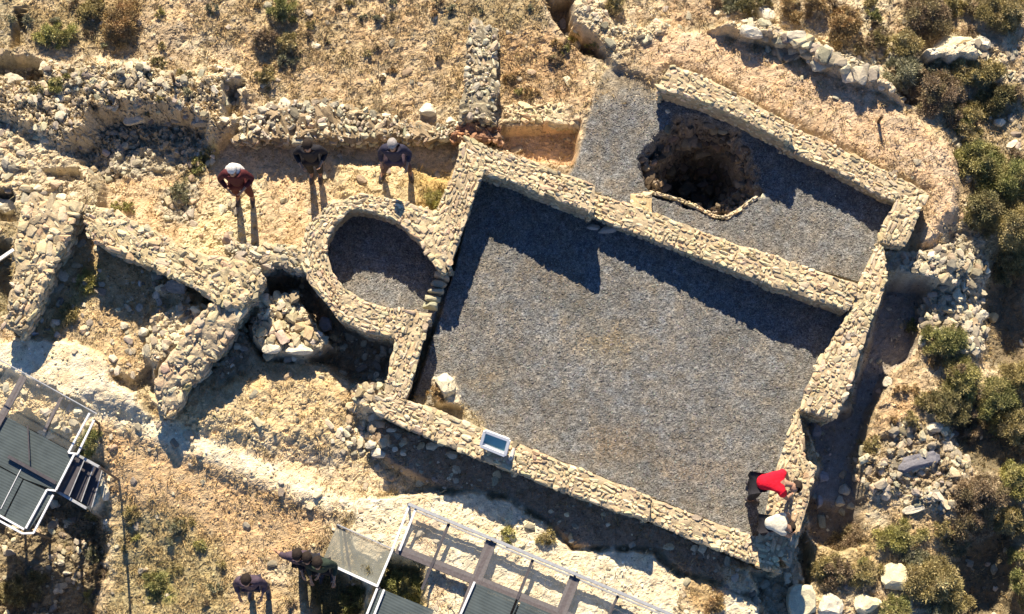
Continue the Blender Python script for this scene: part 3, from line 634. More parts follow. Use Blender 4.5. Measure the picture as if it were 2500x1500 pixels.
def boulder(px, py, w, h, zh, label, col=(.66,.58,.39), yaw=None, sink=.35, group=None, name='boulder', z=None, tmpl=None):
    g = G(px, py); sc = .0065 * .5
    A = Acc(); k = int(rng.integers(0, 8)) if tmpl is None else tmpl
    A.add(*stones(np.array([[0, 0, zh * (1 - 2 * sink)]]), np.array([[w * sc, h * sc, zh]]), np.array([yaw if yaw is not None else rng.uniform(-.3, .3)]), np.array([0.05]), TS162[k:k + 1], T162, np.array([col])))
    V = A.V[0]; V += (fbm(V[:, 0] * 3 + px, V[:, 1] * 3 + V[:, 2] * 4, 4, 3, k)[:, None] - .5) * .25 * min(w, h) * sc
    o = A.build(name, [M_stone]); o.location = (g[0], g[1], g[2] if z is None else z)
    return tag(o, label, 'rock', group)
LM = (.68,.63,.50)
B_ = [(2182,1410,68,68,.10,'flat pale square slab lying in the dry scrub at lower right',(.76,.68,.46)),(2115,1476,62,60,.12,'pale pentagonal slab cut by the bottom edge of the photo at lower right',(.76,.68,.46)),
 (2025,1482,60,60,.14,'pale boulder between the big corner boulder and the pentagonal slab',LM),(1955,1470,72,85,.22,'big lichened boulder at the bottom below the southeast corner',(.60,.56,.40)),
 (2325,110,110,50,.16,'long flat pale slab among the shrubs at upper right',(.76,.68,.46)),(2390,108,50,40,.12,'small pale slab at the right end of the long flat slab',LM),
 (1868,40,50,60,.14,'pale upright boulder at the top edge above the rock ridge',LM),(1835,80,60,35,.12,'pale boulder at the head of the rock ridge',LM),
 (2063,745,14,12,.03,'x',LM),(2170,755,16,9,.03,'small pale stone lying alone in the shaded corridor',LM),(2000,1225,18,36,.08,'grey upright stone standing in the shaded corridor east of the corner stub',(.42,.42,.44)),
 (2008,1165,34,28,.07,'grey stone at the north side of the upright stone in the shaded corridor',(.42,.42,.44)),(1990,1050,28,40,.07,'grey block lying below the broken end of the east wall',(.42,.38,.36)),
 (2062,1195,30,30,.09,'white stone standing on the east rim of the shaded corridor',LM),(2050,1225,26,26,.09,'white stone just below another on the east rim of the shaded corridor',LM),
 (2240,1130,110,42,.10,'long dark slab lying across the rubble heap right of the east corridor',(.20,.20,.23)),(2230,1245,60,22,.08,'long white stone at the foot of the rubble heap on the right',LM),
 (2280,1045,40,26,.09,'rounded pale stone on top of the rubble heap on the right',LM),(1630,273,14,14,.03,'small white stone in the shadow at the west end of the annex wall',LM),
 (1365,555,0,0,0,'',LM),(1485,562,60,20,.08,'dim grey stone lying in shadow against the main room side of the dividing wall',(.46,.43,.38)),(1448,556,34,14,.05,'small dim stone left of the grey stone below the dividing wall',(.46,.43,.38)),
 (925,1105,40,28,.10,'pale boulder on the rim outside the southwest corner',LM),(905,1085,30,22,.08,'smaller pale boulder uphill of the one outside the southwest corner',LM),(965,1098,16,14,.05,'white stone in the shadow just below the southwest corner',LM),
 (985,1108,16,12,.05,'second white stone in the shadow below the southwest corner',LM),(955,1050,26,12,.05,'flat pale stone in the deepest shadow at the southwest corner',LM),
 (1088,945,50,70,.20,'big pale boulder standing in the gravel at the southwest inside corner',(.72,.65,.46)),(80,815,30,16,.07,'grey rounded stone at the foot of the long tapering wall',(.45,.44,.46)),
 (1100,297,28,20,.10,'pale boulder at the foot of the straight rubble wall',LM),(1045,270,44,34,.12,'round pale boulder above the retaining wall, left of the straight wall',LM),
 (350,810,28,24,.10,'pale stone in the rubble inside the western ruin',LM),(342,693,10,22,.04,'small white stone in the shadow inside the western ruin',(.75,.72,.66)),
 (430,705,60,34,.12,'grey boulder in shadow under the north wall of the western ruin',(.42,.39,.34)),(730,855,70,26,.10,'flat pale rock at the front of the rock pile between ruin and apse',LM),
 (663,850,50,30,.10,'pale rock at the left front of the rock pile between ruin and apse',LM),(795,795,34,40,.12,'grey pointed stone between the rock pile and the apse',(.45,.43,.45)),
 (130,1040,0,0,0,'',LM),(120,1060,60,26,.10,'pale rock seen under the left platform railing',LM),(115,1105,36,30,.09,'small pale rock beside the left platform deck',LM),
 (255,1195,22,60,.08,'pale elongated rock beside the steps of the left platform',LM),(258,1275,14,14,.05,'small white stone below the steps of the left platform',LM),
 (165,1400,24,14,.06,'pale stone in the shaded ground below the left platform',LM),(150,1375,18,12,.06,'smaller pale stone uphill in the shaded ground below the left platform',LM),
 (1620,250,0,0,0,'',LM),(2440,300,30,24,.08,'pale stone among the dark shrubs on the right edge',LM),(2165,935,24,26,.09,'white stone where the corridor shadow ends on the right',LM),
 (2252,830,20,40,.09,'white stone beside the green bush right of the corridor',LM),(2255,750,18,18,.07,'white stone at the rim of the shaded rubble right of the corridor',LM),
 (2395,770,36,30,.12,'pale boulder high on the rubble slope at far right',LM),(2423,775,28,32,.10,'yellowish boulder at the outer edge of the rubble slope at far right',(.58,.47,.26)),
 (490,300,50,26,.12,'dark grey boulder on the shaded face of the outcrop',(.40,.38,.33)),(330,295,60,30,.12,'pale boulder on the lip of the outcrop at upper left',LM),(30,200,60,40,.15,'grey boulder on the outcrop at the left edge',(.5,.46,.36)),
 (20,505,60,44,.16,'pale boulder over a dark hollow on the left edge',LM),(1710,90,0,0,0,'',LM),(2140,250,0,0,0,'',LM)]
for b in B_:
    if b[2] < 20 and b[5] == 'x' or b[2] == 0: continue
    boulder(b[0], b[1], b[2], b[3], b[4], b[5], b[6])
# medium stones of the heaps, each a thing of its own
def heap(poly, n, s0, s1, label, pal, group, zr=-.3, dark=1.0, lift=.3):
    pts = [tuple(P(a, b, zr)[:2]) for a, b in poly]; xs = [p[0] for p in pts]; ys = [p[1] for p in pts]; k = 0
    while k < n:
        x = rng.uniform(min(xs), max(xs), 1); y = rng.uniform(min(ys), max(ys), 1)
        if sdf(x, y, pts)[0] > 0: continue
        s = rng.uniform(s0, s1); A = Acc()
        A.add(*stones(np.zeros((1, 3)), np.array([[s * rng.uniform(1, 1.6), s, s * rng.uniform(.5, .8)]]), rng.uniform(0, 6.28, 1), rng.normal(size=1) * .3, TS42, T42, pick(1, pal, None, .1) * dark))
        o = A.build('loose_stone', [M_stone]); o.location = (x[0], y[0], float(samp(Z, x, y)[0]) + s * lift)
        tag(o, label, 'rock', group); k += 1
heap([(2090,1110),(2180,1030),(2340,1040),(2390,1130),(2310,1260),(2180,1230),(2100,1210)], 95, .03, .085, 'angular pale stone in the sunlit heap right of the shaded corridor', PALG * .95, 'stones of the heap right of the corridor')
heap([(2260,620),(2360,600),(2420,760),(2380,860),(2260,800)], 60, .03, .09, 'pale stone on the rubble slope at the right edge', PALG, 'stones of the slope at the right edge')
heap([(648,728),(722,716),(748,760),(782,838),(730,862),(640,845)], 34, .05, .10, 'pale stone of the sunlit pile between the western ruin and the apse', PAL, 'stones of the pile beside the apse', zr=-.1)
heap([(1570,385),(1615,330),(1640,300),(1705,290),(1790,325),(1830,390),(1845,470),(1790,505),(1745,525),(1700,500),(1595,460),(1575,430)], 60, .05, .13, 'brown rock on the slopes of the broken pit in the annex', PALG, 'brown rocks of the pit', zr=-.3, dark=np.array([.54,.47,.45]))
heap([(1830,70),(1960,80),(2010,115),(2130,160),(2160,190),(2080,180),(2000,150),(1940,115),(1860,95)], 40, .06, .13, 'pale stone along the top of the rock ridge at upper right', PALG, 'stones of the upper right ridge', zr=.5)
heap([(860,940),(940,930),(930,1000),(960,1080),(900,1100),(820,1060)], 22, .04, .09, 'pale stone strewn outside the southwest corner', PAL, 'stones outside the southwest corner')

# ------------------------------------------------------------------ dry grass and weeds
def blades(n, dens, seed, hmin, hmax, pal, wts, wid, patch=None, gain=1.0):
    x = rng.uniform(*INX, n); y = rng.uniform(*INY, n)
    d = samp(dens, x, y) * gain; cl = fbm(x, y, 6, 3, seed)
    k = rng.random(n) < d * ss(.38, .62, cl) * 1.5
    x, y, cl = x[k], y[k], cl[k]; n = len(x)
    # tufts: copy each point a few times around itself
    m = 5; x = np.repeat(x, m) + rng.normal(size=n * m) * .018; y = np.repeat(y, m) + rng.normal(size=n * m) * .018
    h = np.repeat(rng.uniform(hmin, hmax, n), m) * rng.uniform(.6, 1.2, n * m); N = n * m
    a = rng.uniform(0, 6.28, N); le = h * rng.uniform(.2, 1.4, N)
    z = samp(Z, x, y) - .005
    w_ = wid * rng.uniform(.6, 1.6, N); b = a + 1.57 + rng.normal(size=N) * .4
    p0 = np.stack([x - np.cos(b) * w_, y - np.sin(b) * w_, z], -1); p1 = np.stack([x + np.cos(b) * w_, y + np.sin(b) * w_, z], -1)
    p2 = np.stack([x + np.cos(a) * le, y + np.sin(a) * le, z + h * .9], -1)
    V = np.stack([p0, p1, p2], 1).reshape(-1, 3); T = np.arange(N * 3).reshape(-1, 3)
    c = pal[rng.choice(len(pal), n, p=wts / wts.sum())]; c = np.repeat(c, m, 0) * rng.uniform(.6, 1.35, (N, 1))
    base = colour_at(x, y) * rng.uniform(.7, 1.3, (N, 1)); c = c * .55 + base * .45
    return V, T, np.repeat(np.clip(c, .02, .8), 3, 0)
A = Acc()
GP = np.array([(.56,.42,.20),(.46,.32,.14),(.26,.17,.08),(.22,.20,.07),(.14,.10,.06),(.66,.54,.30)])
A.add(*blades(110000, veg, 41, .02, .07, GP, np.array([.3,.25,.15,.12,.08,.1]), .006))
A.add(*blades(26000, veg, 43, .05, .13, GP, np.array([.2,.2,.2,.2,.15,.05]), .006, gain=.8))
tag(A.build('dry_grass', [M_leaf]), kind='stuff')

# ------------------------------------------------------------------ shrubs
PALS = {
 'olive': [(.37,.31,.13),(.44,.37,.17),(.25,.22,.10),(.50,.41,.22)], 'green': [(.25,.27,.10),(.34,.33,.13),(.18,.19,.08),(.43,.38,.17)],
 'dark': [(.22,.21,.10),(.29,.26,.12),(.15,.14,.07),(.36,.30,.16)], 'brown': [(.33,.25,.16),(.40,.31,.20),(.22,.16,.11),(.29,.25,.13)],
 'rust': [(.46,.30,.15),(.40,.29,.13),(.28,.21,.11),(.52,.38,.20)], 'grey': [(.32,.31,.20),(.38,.36,.24),(.22,.22,.14),(.27,.28,.17)],
 'yellow': [(.42,.39,.13),(.36,.36,.13),(.27,.26,.10),(.50,.44,.20)]}
def shrub(px, py, rx, ry, h, pal, label, name='shrub', cat='shrub', group=None, dens=1.0, sink=.05):
    g = G(px, py); rx *= .0065 * 1.04; ry *= .0065 * 1.04
    root = empty(name, (g[0], g[1], g[2]), label, cat, group)
    K = max(9, int(46 * (rx * ry / .12) ** .6)); cols = np.array(PALS[pal])
    V = []; Cc = []
    a = rng.uniform(0, 6.28, K); ph = rng.uniform(0, 6.28)
    u = np.sqrt(rng.random(K)) * (.85 + .22 * np.sin(2 * a + ph) + .12 * np.sin(5 * a + ph * 2))
    cx, cy = u * np.cos(a) * rx, u * np.sin(a) * ry; cz = h * np.clip(1 - .8 * u ** 2, .12, 1) * rng.uniform(.35, 1.05, K)
    cr0 = rng.uniform(.14, .36, K) * min(rx, ry)
    cc = cols[rng.integers(0, len(cols), K)] * rng.uniform(.7, 1.35, (K, 1))
    gzv = samp(Z, g[0] + cx, g[1] + cy) - g[2]; gzv = np.clip(gzv, -.5, .3)
    cz = cz + gzv * .6
    for i in range(K):
        n = int(480 * dens * (cr0[i] / .08) ** 1.6); n = min(max(n, 60), 1500)
        d = rng.normal(size=(n, 3)); d /= np.linalg.norm(d, axis=1)[:, None]; d[:, 2] = np.abs(d[:, 2]) * 1.1 - .25
        r = cr0[i] * rng.random(n) ** .5 * rng.uniform(.6, 1.5, n)
        c0 = np.array([cx[i], cy[i], cz[i]]) + d * r[:, None]
        L = rng.uniform(.012, .036, n); lg = rng.random(n) < .07; L[lg] *= rng.uniform(1.6, 3.0, lg.sum()); t = d + rng.normal(size=(n, 3)) * .55 + np.array([0, 0, .5]); t /= np.linalg.norm(t, axis=1)[:, None]
        s = np.cross(t, rng.normal(size=(n, 3))); s /= np.linalg.norm(s, axis=1)[:, None]
        wv = L * rng.uniform(.14, .32, n); wv[lg] *= .3
        V.append(np.stack([c0 - s * wv[:, None], c0 + s * wv[:, None], c0 + t * L[:, None]], 1).reshape(-1, 3))
        ci = (cc[i] * .65 + cols[rng.integers(0, len(cols), n)] * .35) * rng.uniform(.6, 1.5, (n, 1)); Cc.append(np.repeat(ci, 3, 0))
    V = np.vstack(V); Cc = np.vstack(Cc)
    me = mesh_np('foliage', V, np.arange(len(V)).reshape(-1, 3), [M_leaf], col=np.clip(Cc, .015, .7))
    link('foliage', me, root)
    # woody stems
    bm = bmesh.new()
    for i in range(min(K, 9)):
        p0 = Vector((cx[i] * .15, cy[i] * .15, -.05)); p1 = Vector((cx[i], cy[i], cz[i])); tube(bm, p0, p1, .012, .004)
    finish(bm, 'stem', M_stem, root)
    return root

def tube(bm, p0, p1, r0, r1=None, seg=6):
    p0 = Vector(p0); p1 = Vector(p1); r1 = r0 if r1 is None else r1; d = p1 - p0; L = d.length
    if L < 1e-6: return
    q = d.to_track_quat('Z', 'Y').to_matrix().to_4x4(); q.translation = (p0 + p1) / 2
    bmesh.ops.create_cone(bm, cap_ends=True, segments=seg, radius1=r0, radius2=max(r1, .0005), depth=L, matrix=q)
def bar(bm, p0, p1, w, h, up=(0, 0, 1)):
    """square-section bar between two points; h along up"""
    p0 = Vector(p0); p1 = Vector(p1); d = (p1 - p0); L = d.length; d.normalize(); up = Vector(up)
    s = d.cross(up)
    if s.length < 1e-4: s = d.cross(Vector((0, 1, 0)))
    s.normalize(); u = s.cross(d)
    m = Matrix((( *d, 0), (*s, 0), (*u, 0), (0, 0, 0, 1))).transposed(); m.translation = (p0 + p1) / 2
    r = bmesh.ops.create_cube(bm, size=1, matrix=m @ Matrix.Diagonal((L, w, h, 1)))
def finish(bm, name, mat, parent=None, bevel=0, smooth=False, world=False):
    if bevel:
        bmesh.ops.bevel(bm, geom=list(bm.edges), offset=bevel, segments=2, affect='EDGES', clamp_overlap=True)
    me = bpy.data.meshes.new(name); bm.to_mesh(me); bm.free(); me.materials.append(mat)
    if smooth:
        for p in me.polygons: p.use_smooth = True
    o = link(name, me, parent)
    return o

SH = [
 (2265,45,72,55,.38,'brown','rounded brown and olive shrub at the top edge, second from the right corner'),(2440,35,80,45,.4,'olive','wide olive shrub filling the upper right corner'),
 (1960,22,85,34,.3,'rust','long rusty dry shrub at the top edge above the rock ridge'),(2060,72,46,44,.3,'rust','orange brown shrub above the middle of the rock ridge'),
 (1830,8,55,26,.28,'dark','dark shrub cut by the top edge above the ridge head'),(2132,42,24,20,.18,'green','small green shrub in the rocks at the top right'),
 (2205,115,44,40,.35,'olive','olive shrub right of the rock ridge end'),(2200,185,44,50,.4,'grey','grey green shrub beside the dark hollow at the path bend'),
 (2145,85,22,32,.22,'brown','small brown bushy tuft between the orange shrub and the olive shrub'),(2285,235,58,55,.38,'brown','brown twiggy shrub below the grey green shrub'),
 (2380,185,80,40,.35,'olive','yellow olive spreading shrub below the long flat slab'),(2440,250,60,40,.3,'dark','dark shrub under the yellow olive spreading shrub'),
 (2365,310,34,55,.42,'olive','olive shrub on the right side of the pink path'),(2385,400,50,55,.5,'green','green shrub on the right side of the pink path'),
 (2450,450,60,55,.55,'green','tall green shrub at the right edge above the dark ones'),(2400,520,52,50,.5,'dark','dark green shrub where the pink path ends'),
 (2470,560,55,70,.55,'olive','large olive shrub on the right edge beside the dark green one'),(2455,655,45,45,.5,'dark','dark shrub above the deep shadow on the right edge'),
 (2300,835,58,42,.35,'green','bright green bush right of the shaded corridor'),(2230,800,20,24,.2,'green','small bright green plant at the corridor rim'),
 (2345,930,52,48,.35,'yellow','yellow olive shrub below the bright green bush'),(2310,1000,58,50,.45,'dark','dark green shrub above the stone heap on the right'),
 (2425,990,55,55,.55,'green','tall green shrub at right between the yellow olive and brown shrubs'),(2480,930,40,50,.5,'olive','olive shrub on the right edge at mid height'),
 (2470,1050,40,60,.5,'olive','olive shrub on the right edge below another olive one'),
 (2395,1210,70,58,.5,'brown','big rounded brown shrub right of the stone heap'),(2475,1180,40,60,.45,'yellow','yellow brown shrub on the right edge beside the big brown one'),
 (2370,1290,50,40,.4,'brown','brown shrub below the big rounded brown one'),(2450,1275,45,40,.45,'olive','olive shrub at the right edge above the dark shadow'),
 (2275,1420,85,55,.4,'olive','broad olive shrub right of the flat square slab'),(2185,1490,50,30,.28,'green','green shrub on the bottom edge right of the pentagonal slab'),
 (2330,1480,50,34,.35,'olive','olive shrub on the bottom edge left of the dark shadow'),(2485,1410,32,60,.45,'green','green shrub in the lower right corner'),
 (2075,1320,50,45,.22,'brown','dry brown tuft east of the shaded hollow'),(2035,1400,50,36,.22,'brown','twiggy brown plant right of the southeast corner'),(2110,1400,40,34,.22,'olive','olive tuft left of the flat square slab'),
 (2190,1315,60,40,.2,'yellow','low straw yellow shrub above the flat square slab'),
 (140,92,60,34,.2,'yellow','low yellow green shrub at the upper left'),(298,62,46,60,.32,'rust','tall rusty olive shrub at the upper left beside a white rock line'),(225,30,30,30,.2,'olive','small olive shrub left of the tall rusty one'),
 (690,28,34,34,.3,'green','dark green bush at the top edge, left of centre'),(652,100,30,30,.24,'brown','brown bush below the dark green one at the top'),(702,108,26,28,.24,'olive','olive bush right of the brown one'),
 (655,190,26,24,.22,'olive','lowest small olive bush in the upper grass'),(700,150,24,18,.16,'grey','grey tuft between the olive bushes of the upper grass'),(390,155,22,18,.14,'dark','dark tuft on the edge of the outcrop'),
 (146,205,28,22,.16,'yellow','small bright yellow plant beside the dark notch of the outcrop'),(1502,14,30,26,.28,'olive','olive shrub at the top edge right of the dark cleft'),
 (1062,492,26,26,.16,'yellow','yellow tussock in the angle between the apse and the main west wall'),(1070,962,26,22,.14,'rust','dry brown tussock on the boulder inside the southwest corner'),
 (215,1085,30,34,.28,'green','green shrub behind the corner of the left platform'),(213,690,22,42,.14,'yellow','yellow weeds in the sunlit strip inside the western ruin'),(170,770,26,30,.12,'olive','olive weeds low in the western ruin'),
 (300,508,40,16,.10,'yellow','thin yellow weeds behind the north wall of the western ruin'),(488,400,16,36,.12,'green','green weeds at the left end of the sunken terrace'),(440,470,26,24,.12,'grey','grey weeds on the rubble of the sunken terrace'),
 (1335,1312,30,20,.12,'olive','olive tuft on the bedrock above the right platform rail'),(1240,1305,22,18,.10,'yellow','bright yellow tuft on the bedrock beside the platform rail'),
 (985,1435,50,40,.22,'green','green bush below the left end of the right platform'),(870,1465,40,34,.22,'green','green bush in the shadow under the translucent panel'),(900,1385,40,26,.2,'olive','grey green bush seen through the translucent panel'),
 (375,1430,34,30,.16,'green','small green plant in the dark grass at lower left'),(1745,1475,26,26,.16,'rust','rusty tuft between the two bedrock slabs'),(1290,275,24,10,.06,'yellow','thin yellow weeds on the white stone wall'),
 (250,1400,40,26,.15,'brown','dry tuft at the edge of the shaded ground below the left platform'),(60,1440,70,40,.2,'dark','dark shrub in the shade below the left platform')]
for a in SH: shrub(*a)
# nameless filler scrub, grouped by where it grows
def thicket(poly, n, r0, r1, pals, label, group, zr=-.3, h=(.15, .4)):
    k = 0; xs = [p[0] for p in poly]; ys = [p[1] for p in poly]
    while k < n:
        x = rng.uniform(min(xs), max(xs), 1); y = rng.uniform(min(ys), max(ys), 1)
        if sdf(x, y, poly)[0] > 0: continue
        r = rng.uniform(r0, r1); shrub(float(x[0]), float(y[0]), r * rng.uniform(.9, 1.4), r, rng.uniform(*h), pals[int(rng.integers(0, len(pals)))], label, group=group, dens=.9); k += 1
thicket([(2345,260),(2510,240),(2510,640),(2440,620),(2370,540),(2345,400)], 9, 16, 34, ['olive','brown','green','yellow'], 'olive green shrub in the thicket at the right edge above mid height', 'thicket on the upper right edge', h=(.1, .32))
thicket([(2280,870),(2400,860),(2510,900),(2510,1130),(2380,1090),(2290,1000)], 8, 18, 34, ['olive','brown','green','yellow'], 'shrub in the thicket at the right edge above the big brown shrub', 'thicket on the right edge below mid height')
thicket([(1985,1340),(2160,1270),(2340,1260),(2340,1500),(2230,1500),(2220,1380),(2000,1440)], 16, 14, 30, ['olive','brown','yellow','grey'], 'small dry tuft in the scrub at the lower right', 'tufts of the lower right scrub', h=(.1, .25))
thicket([(2180,890),(2280,870),(2290,1010),(2160,1060),(2110,1100)], 9, 12, 24, ['yellow','rust','olive'], 'small straw coloured tuft between the corridor and the right thicket', 'tufts beside the shaded corridor', h=(.08, .18))
thicket([(1640,0),(2500,0),(2500,100),(2250,90),(2150,140),(2020,60),(1900,50),(1800,40)], 18, 14, 30, ['brown','olive','rust','grey'], 'small dry shrub among the rocks along the top right edge', 'scrub along the top right edge', h=(.1, .25))
thicket([(2200,180),(2480,150),(2500,260),(2340,300),(2240,290)], 9, 18, 32, ['brown','olive','grey'], 'small shrub of the scrub above the end of the pink path', 'scrub above the path end', h=(.15, .3))
thicket([(0,0),(560,0),(560,120),(0,120)], 16, 7, 17, ['brown','olive','yellow','grey'], 'small tuft in the dry grass of the upper left corner', 'tufts of the upper left corner', h=(.06, .15))
thicket([(560,0),(1330,0),(1330,60),(1100,40),(1080,230),(600,200)], 26, 6, 13, ['brown','rust','olive','grey'], 'small brown tuft in the wide dry grass at the top', 'tufts of the upper dry grass', h=(.05, .12))
thicket([(200,1230),(560,1280),(750,1500),(220,1500)], 22, 9, 20, ['brown','olive','yellow','grey'], 'small tuft in the olive brown grass at the lower left', 'tufts of the lower left grass', h=(.05, .14))
thicket([(1225,80),(1460,90),(1440,250),(1230,240)], 10, 9, 18, ['rust','brown','yellow'], 'small rusty tuft in the grass east of the straight rubble wall', 'tufts east of the straight wall', h=(.05, .12))
thicket([(60,180),(560,170),(560,280),(100,300)], 12, 8, 16, ['grey','olive','brown'], 'small grey green tuft growing in the rock of the outcrop', 'tufts on the outcrop', h=(.05, .12))

# ------------------------------------------------------------------ viewing platforms
def pt(px, py, z): return Vector(P(px, py, z))
def panel(bm, pts, th=.012):
    vs = [bm.verts.new(p) for p in pts]; f = bm.faces.new(vs)
    r = bmesh.ops.extrude_face_region(bm, geom=[f]); 
    for v in [e for e in r['geom'] if isinstance(e, bmesh.types.BMVert)]: v.co.z -= th
    bmesh.ops.recalc_face_normals(bm, faces=list(bm.faces))
def platform(label, zt):
    o = empty('viewing_platform', (0, 0, 0), label, 'platform'); return o
def part_bars(root, name, mat, segs, w, h, z, each=True):
    for s in segs:
        bm = bmesh.new(); bar(bm, pt(s[0], s[1], z), pt(s[2], s[3], z), w, h); finish(bm, name, mat, root, bevel=.003)
def part_panels(root, name, mat, polys, z):
    for p in polys:
        bm = bmesh.new(); panel(bm, [pt(a, b, z) for a, b in p]); finish(bm, name, mat, root)
def posts(root, name, mat, pts_, z0, z1, r=.022):
    for a, b in pts_:
        p = pt(a, b, z1); bm = bmesh.new(); tube(bm, (p.x, p.y, z0), p, r, seg=10); finish(bm, name, mat, root)

# right platform
ZR = .12
R_ = platform('glass floored viewing platform with steel frame over the bedrock at the bottom centre', ZR)
# lines: rail A: (1000,1233)-(1660,1512); mid line B: (962,1338)-(1370,1503) and further
part_bars(R_, 'rail', M_steel, [(997,1231,1198,1315),(1198,1315,1405,1402),(1405,1402,1700,1527)], .05, .05, ZR + .02)
part_bars(R_, 'lower_rail', M_steel, [(1012,1246,1690,1532)], .03, .03, ZR - .09)
part_bars(R_, 'frame_bar', M_white, [(1000,1233,959,1340),(1017,1238,975,1345)], .035, .04, ZR)
part_bars(R_, 'beam', M_beam, [(1200,1322,1128,1510),(1404,1410,1330,1600)], .17, .05, ZR - .05)
part_bars(R_, 'joist', M_dark, [(1096,1279,1030,1440),(1301,1367,1222,1565),(1509,1455,1440,1600)], .045, .05, ZR - .04)
part_bars(R_, 'frame_bar', M_white, [(1159,1421,1116,1520),(959,1341,920,1434),(921,1437,880,1540),(938,1440,898,1542)], .035, .04, ZR + .012)
part_bars(R_, 'rail_shadow_strip', M_beam, [(968,1340,1153,1414),(1153,1414,1269,1459),(1269,1459,1420,1520)], .15, .05, ZR - .055)  # dark strips laid in for the shadow band of the rail
part_panels(R_, 'glass_panel', M_clear, [[(1002,1240),(1096,1280),(1055,1374),(968,1340)],[(1098,1281),(1196,1322),(1156,1412),(1058,1375)],[(1206,1326),(1300,1366),(1262,1454),(1166,1415)],[(1303,1368),(1400,1409),(1362,1496),(1265,1456)],[(1410,1413),(1508,1455),(1470,1545),(1372,1500)]], ZR - .005)
part_panels(R_, 'dark_panel', M_smoked, [[(925,1436),(1060,1490),(1030,1560),(900,1505)],[(1160,1424),(1268,1466),(1222,1575),(1118,1530)],[(1272,1468),(1420,1530),(1380,1640),(1228,1580)]], ZR - .015)
posts(R_, 'leg', M_dark, [(997,1231),(1200,1318),(1404,1405),(959,1341),(925,1436)], -1.0, ZR)
W_ = platform('translucent sloping panel with a white edge left of the bottom centre platform', ZR)
W_['category'] = 'canopy'; W_.name = 'screen_panel'
part_panels(W_, 'sheet', M_hazy, [[(823,1283),(957,1343),(918,1430),(787,1370)]], ZR - .02)
part_bars(W_, 'edge_rail', M_white, [(787,1370,920,1431)], .04, .045, ZR + .005)
part_bars(W_, 'top_rail', M_steel, [(823,1281,959,1341)], .02, .02, ZR + .005)
part_bars(W_, 'strut', M_dark, [(839,1292,858,1416)], .04, .04, ZR - .05)
posts(W_, 'leg', M_dark, [(824,1284),(788,1371)], -1.2, ZR)

# left platform
ZL = .10; ZH = .16
L_ = platform('dark decked viewing platform with white framed balustrade and side steps at the left edge', ZL)
part_panels(L_, 'deck_panel', M_smoked, [[(-60,1000),(20,1020),(182,1109),(137,1198),(60,1170),(-60,1105)],[(-60,1110),(55,1170),(8,1262),(-60,1225)],[(58,1172),(115,1198),(134,1205),(68,1298),(12,1264)]], ZL)
part_panels(L_, 'glass_panel', M_clear, [[(22,891),(60,912),(8,1014),(-40,990)],[(62,914),(150,962),(108,1064),(12,1018)],[(152,964),(237,1009),(178,1104),(112,1068)]], ZH)
part_bars(L_, 'rail', M_steel, [(-40,858,60,912),(60,912,237,1011)], .018, .018, ZH + .5)
part_bars(L_, 'joist', M_beam, [(59,920,-10,1045)], .11, .05, ZL + .02)
part_bars(L_, 'joist', M_beam, [(151,970,108,1055)], .05, .04, ZL + .02)
part_bars(L_, 'balustrade_rail', M_white, [(219,1009,167,1106),(230,1026,190,1108),(182,1109,137,1197),(115,1196,63,1291),(130,1209,82,1302),(-60,1226,59,1293),(-60,1240,55,1303)], .032, .035, ZL + .03)
part_bars(L_, 'end_rail', M_white, [(167,1106,190,1109),(115,1196,137,1199),(55,1303,83,1302)], .03, .03, ZL + .034)
part_bars(L_, 'deck_seam', M_white, [(52,1144,2,1243)], .012, .012, ZL + .008)
part_bars(L_, 'grab_rail', M_dark, [(20,1115,137,1180)], .055, .03, ZL + .05)
part_bars(L_, 'support_rod', M_dark, [(68,1040,72,1126)], .022, .022, ZL + .06)
for k, (a, b, c, d) in enumerate([(184,1112,141,1198),(208,1124,170,1212),(228,1135,196,1226)]):
    bm = bmesh.new(); z = ZL - .08 - .16 * k
    panel(bm, [pt(a, b, z), pt(a + 20, b + 11, z), pt(c + 26, d + 12, z), pt(c, d, z)], .02); st_ = finish(bm, 'step', M_dark, L_)
    bm = bmesh.new(); bar(bm, pt(a + 22, b + 12, z + .01), pt(c + 28, d + 14, z + .01), .014, .02); finish(bm, 'step_edge', M_steel, st_)
part_bars(L_, 'stringer', M_steel, [(139,1200,212,1242),(184,1109,243,1141)], .045, .06, ZL - .16)
posts(L_, 'leg', M_dark, [(167,1106),(137,1196),(63,1291),(0,1262),(230,1026)], -1.6, ZL)
posts(L_, 'hand_post', M_dark, [(243,1141)], -.6, ZL + .85, .02)
bm = bmesh.new(); bar(bm, pt(-10,640,.0), pt(34,610,.0), .05, .05); o = finish(bm, 'metal_rail', M_white, None); tag(o, 'short pale metal rail end at the left edge beside the long tapering wall', 'rail')

# ------------------------------------------------------------------ floodlight on the south wall
zt = .60
fl = empty('floodlight', tuple(P(1212, 1085, zt)), 'white rimmed rectangular floodlight with teal glass lying on the south wall', 'floodlight')
def loc(p): return Vector(p) - fl.location
c4 = [P(1184,1053,zt + .16), P(1243,1075,zt + .16), P(1233,1112,zt + .05), P(1174,1088,zt + .05)]
c4 = [loc(p) for p in c4]
ctr = sum(c4, Vector()) / 4; nrm = (c4[1] - c4[0]).cross(c4[3] - c4[0]).normalized()
if nrm.z < 0: nrm = -nrm
bm = bmesh.new()
for i in range(4): bar(bm, c4[i], c4[(i + 1) % 4], .05, .06, nrm)
finish(bm, 'rim', M_white, fl, bevel=.004)
bm = bmesh.new(); b0 = [p * .93 + ctr * .07 for p in c4]; b1 = [(p - ctr) * .6 + ctr - nrm * .14 for p in c4]
va = [bm.verts.new(p) for p in b0]; vb = [bm.verts.new(p) for p in b1]
bm.faces.new(vb)
for i in range(4): bm.faces.new([va[i], va[(i + 1) % 4], vb[(i + 1) % 4], vb[i]])
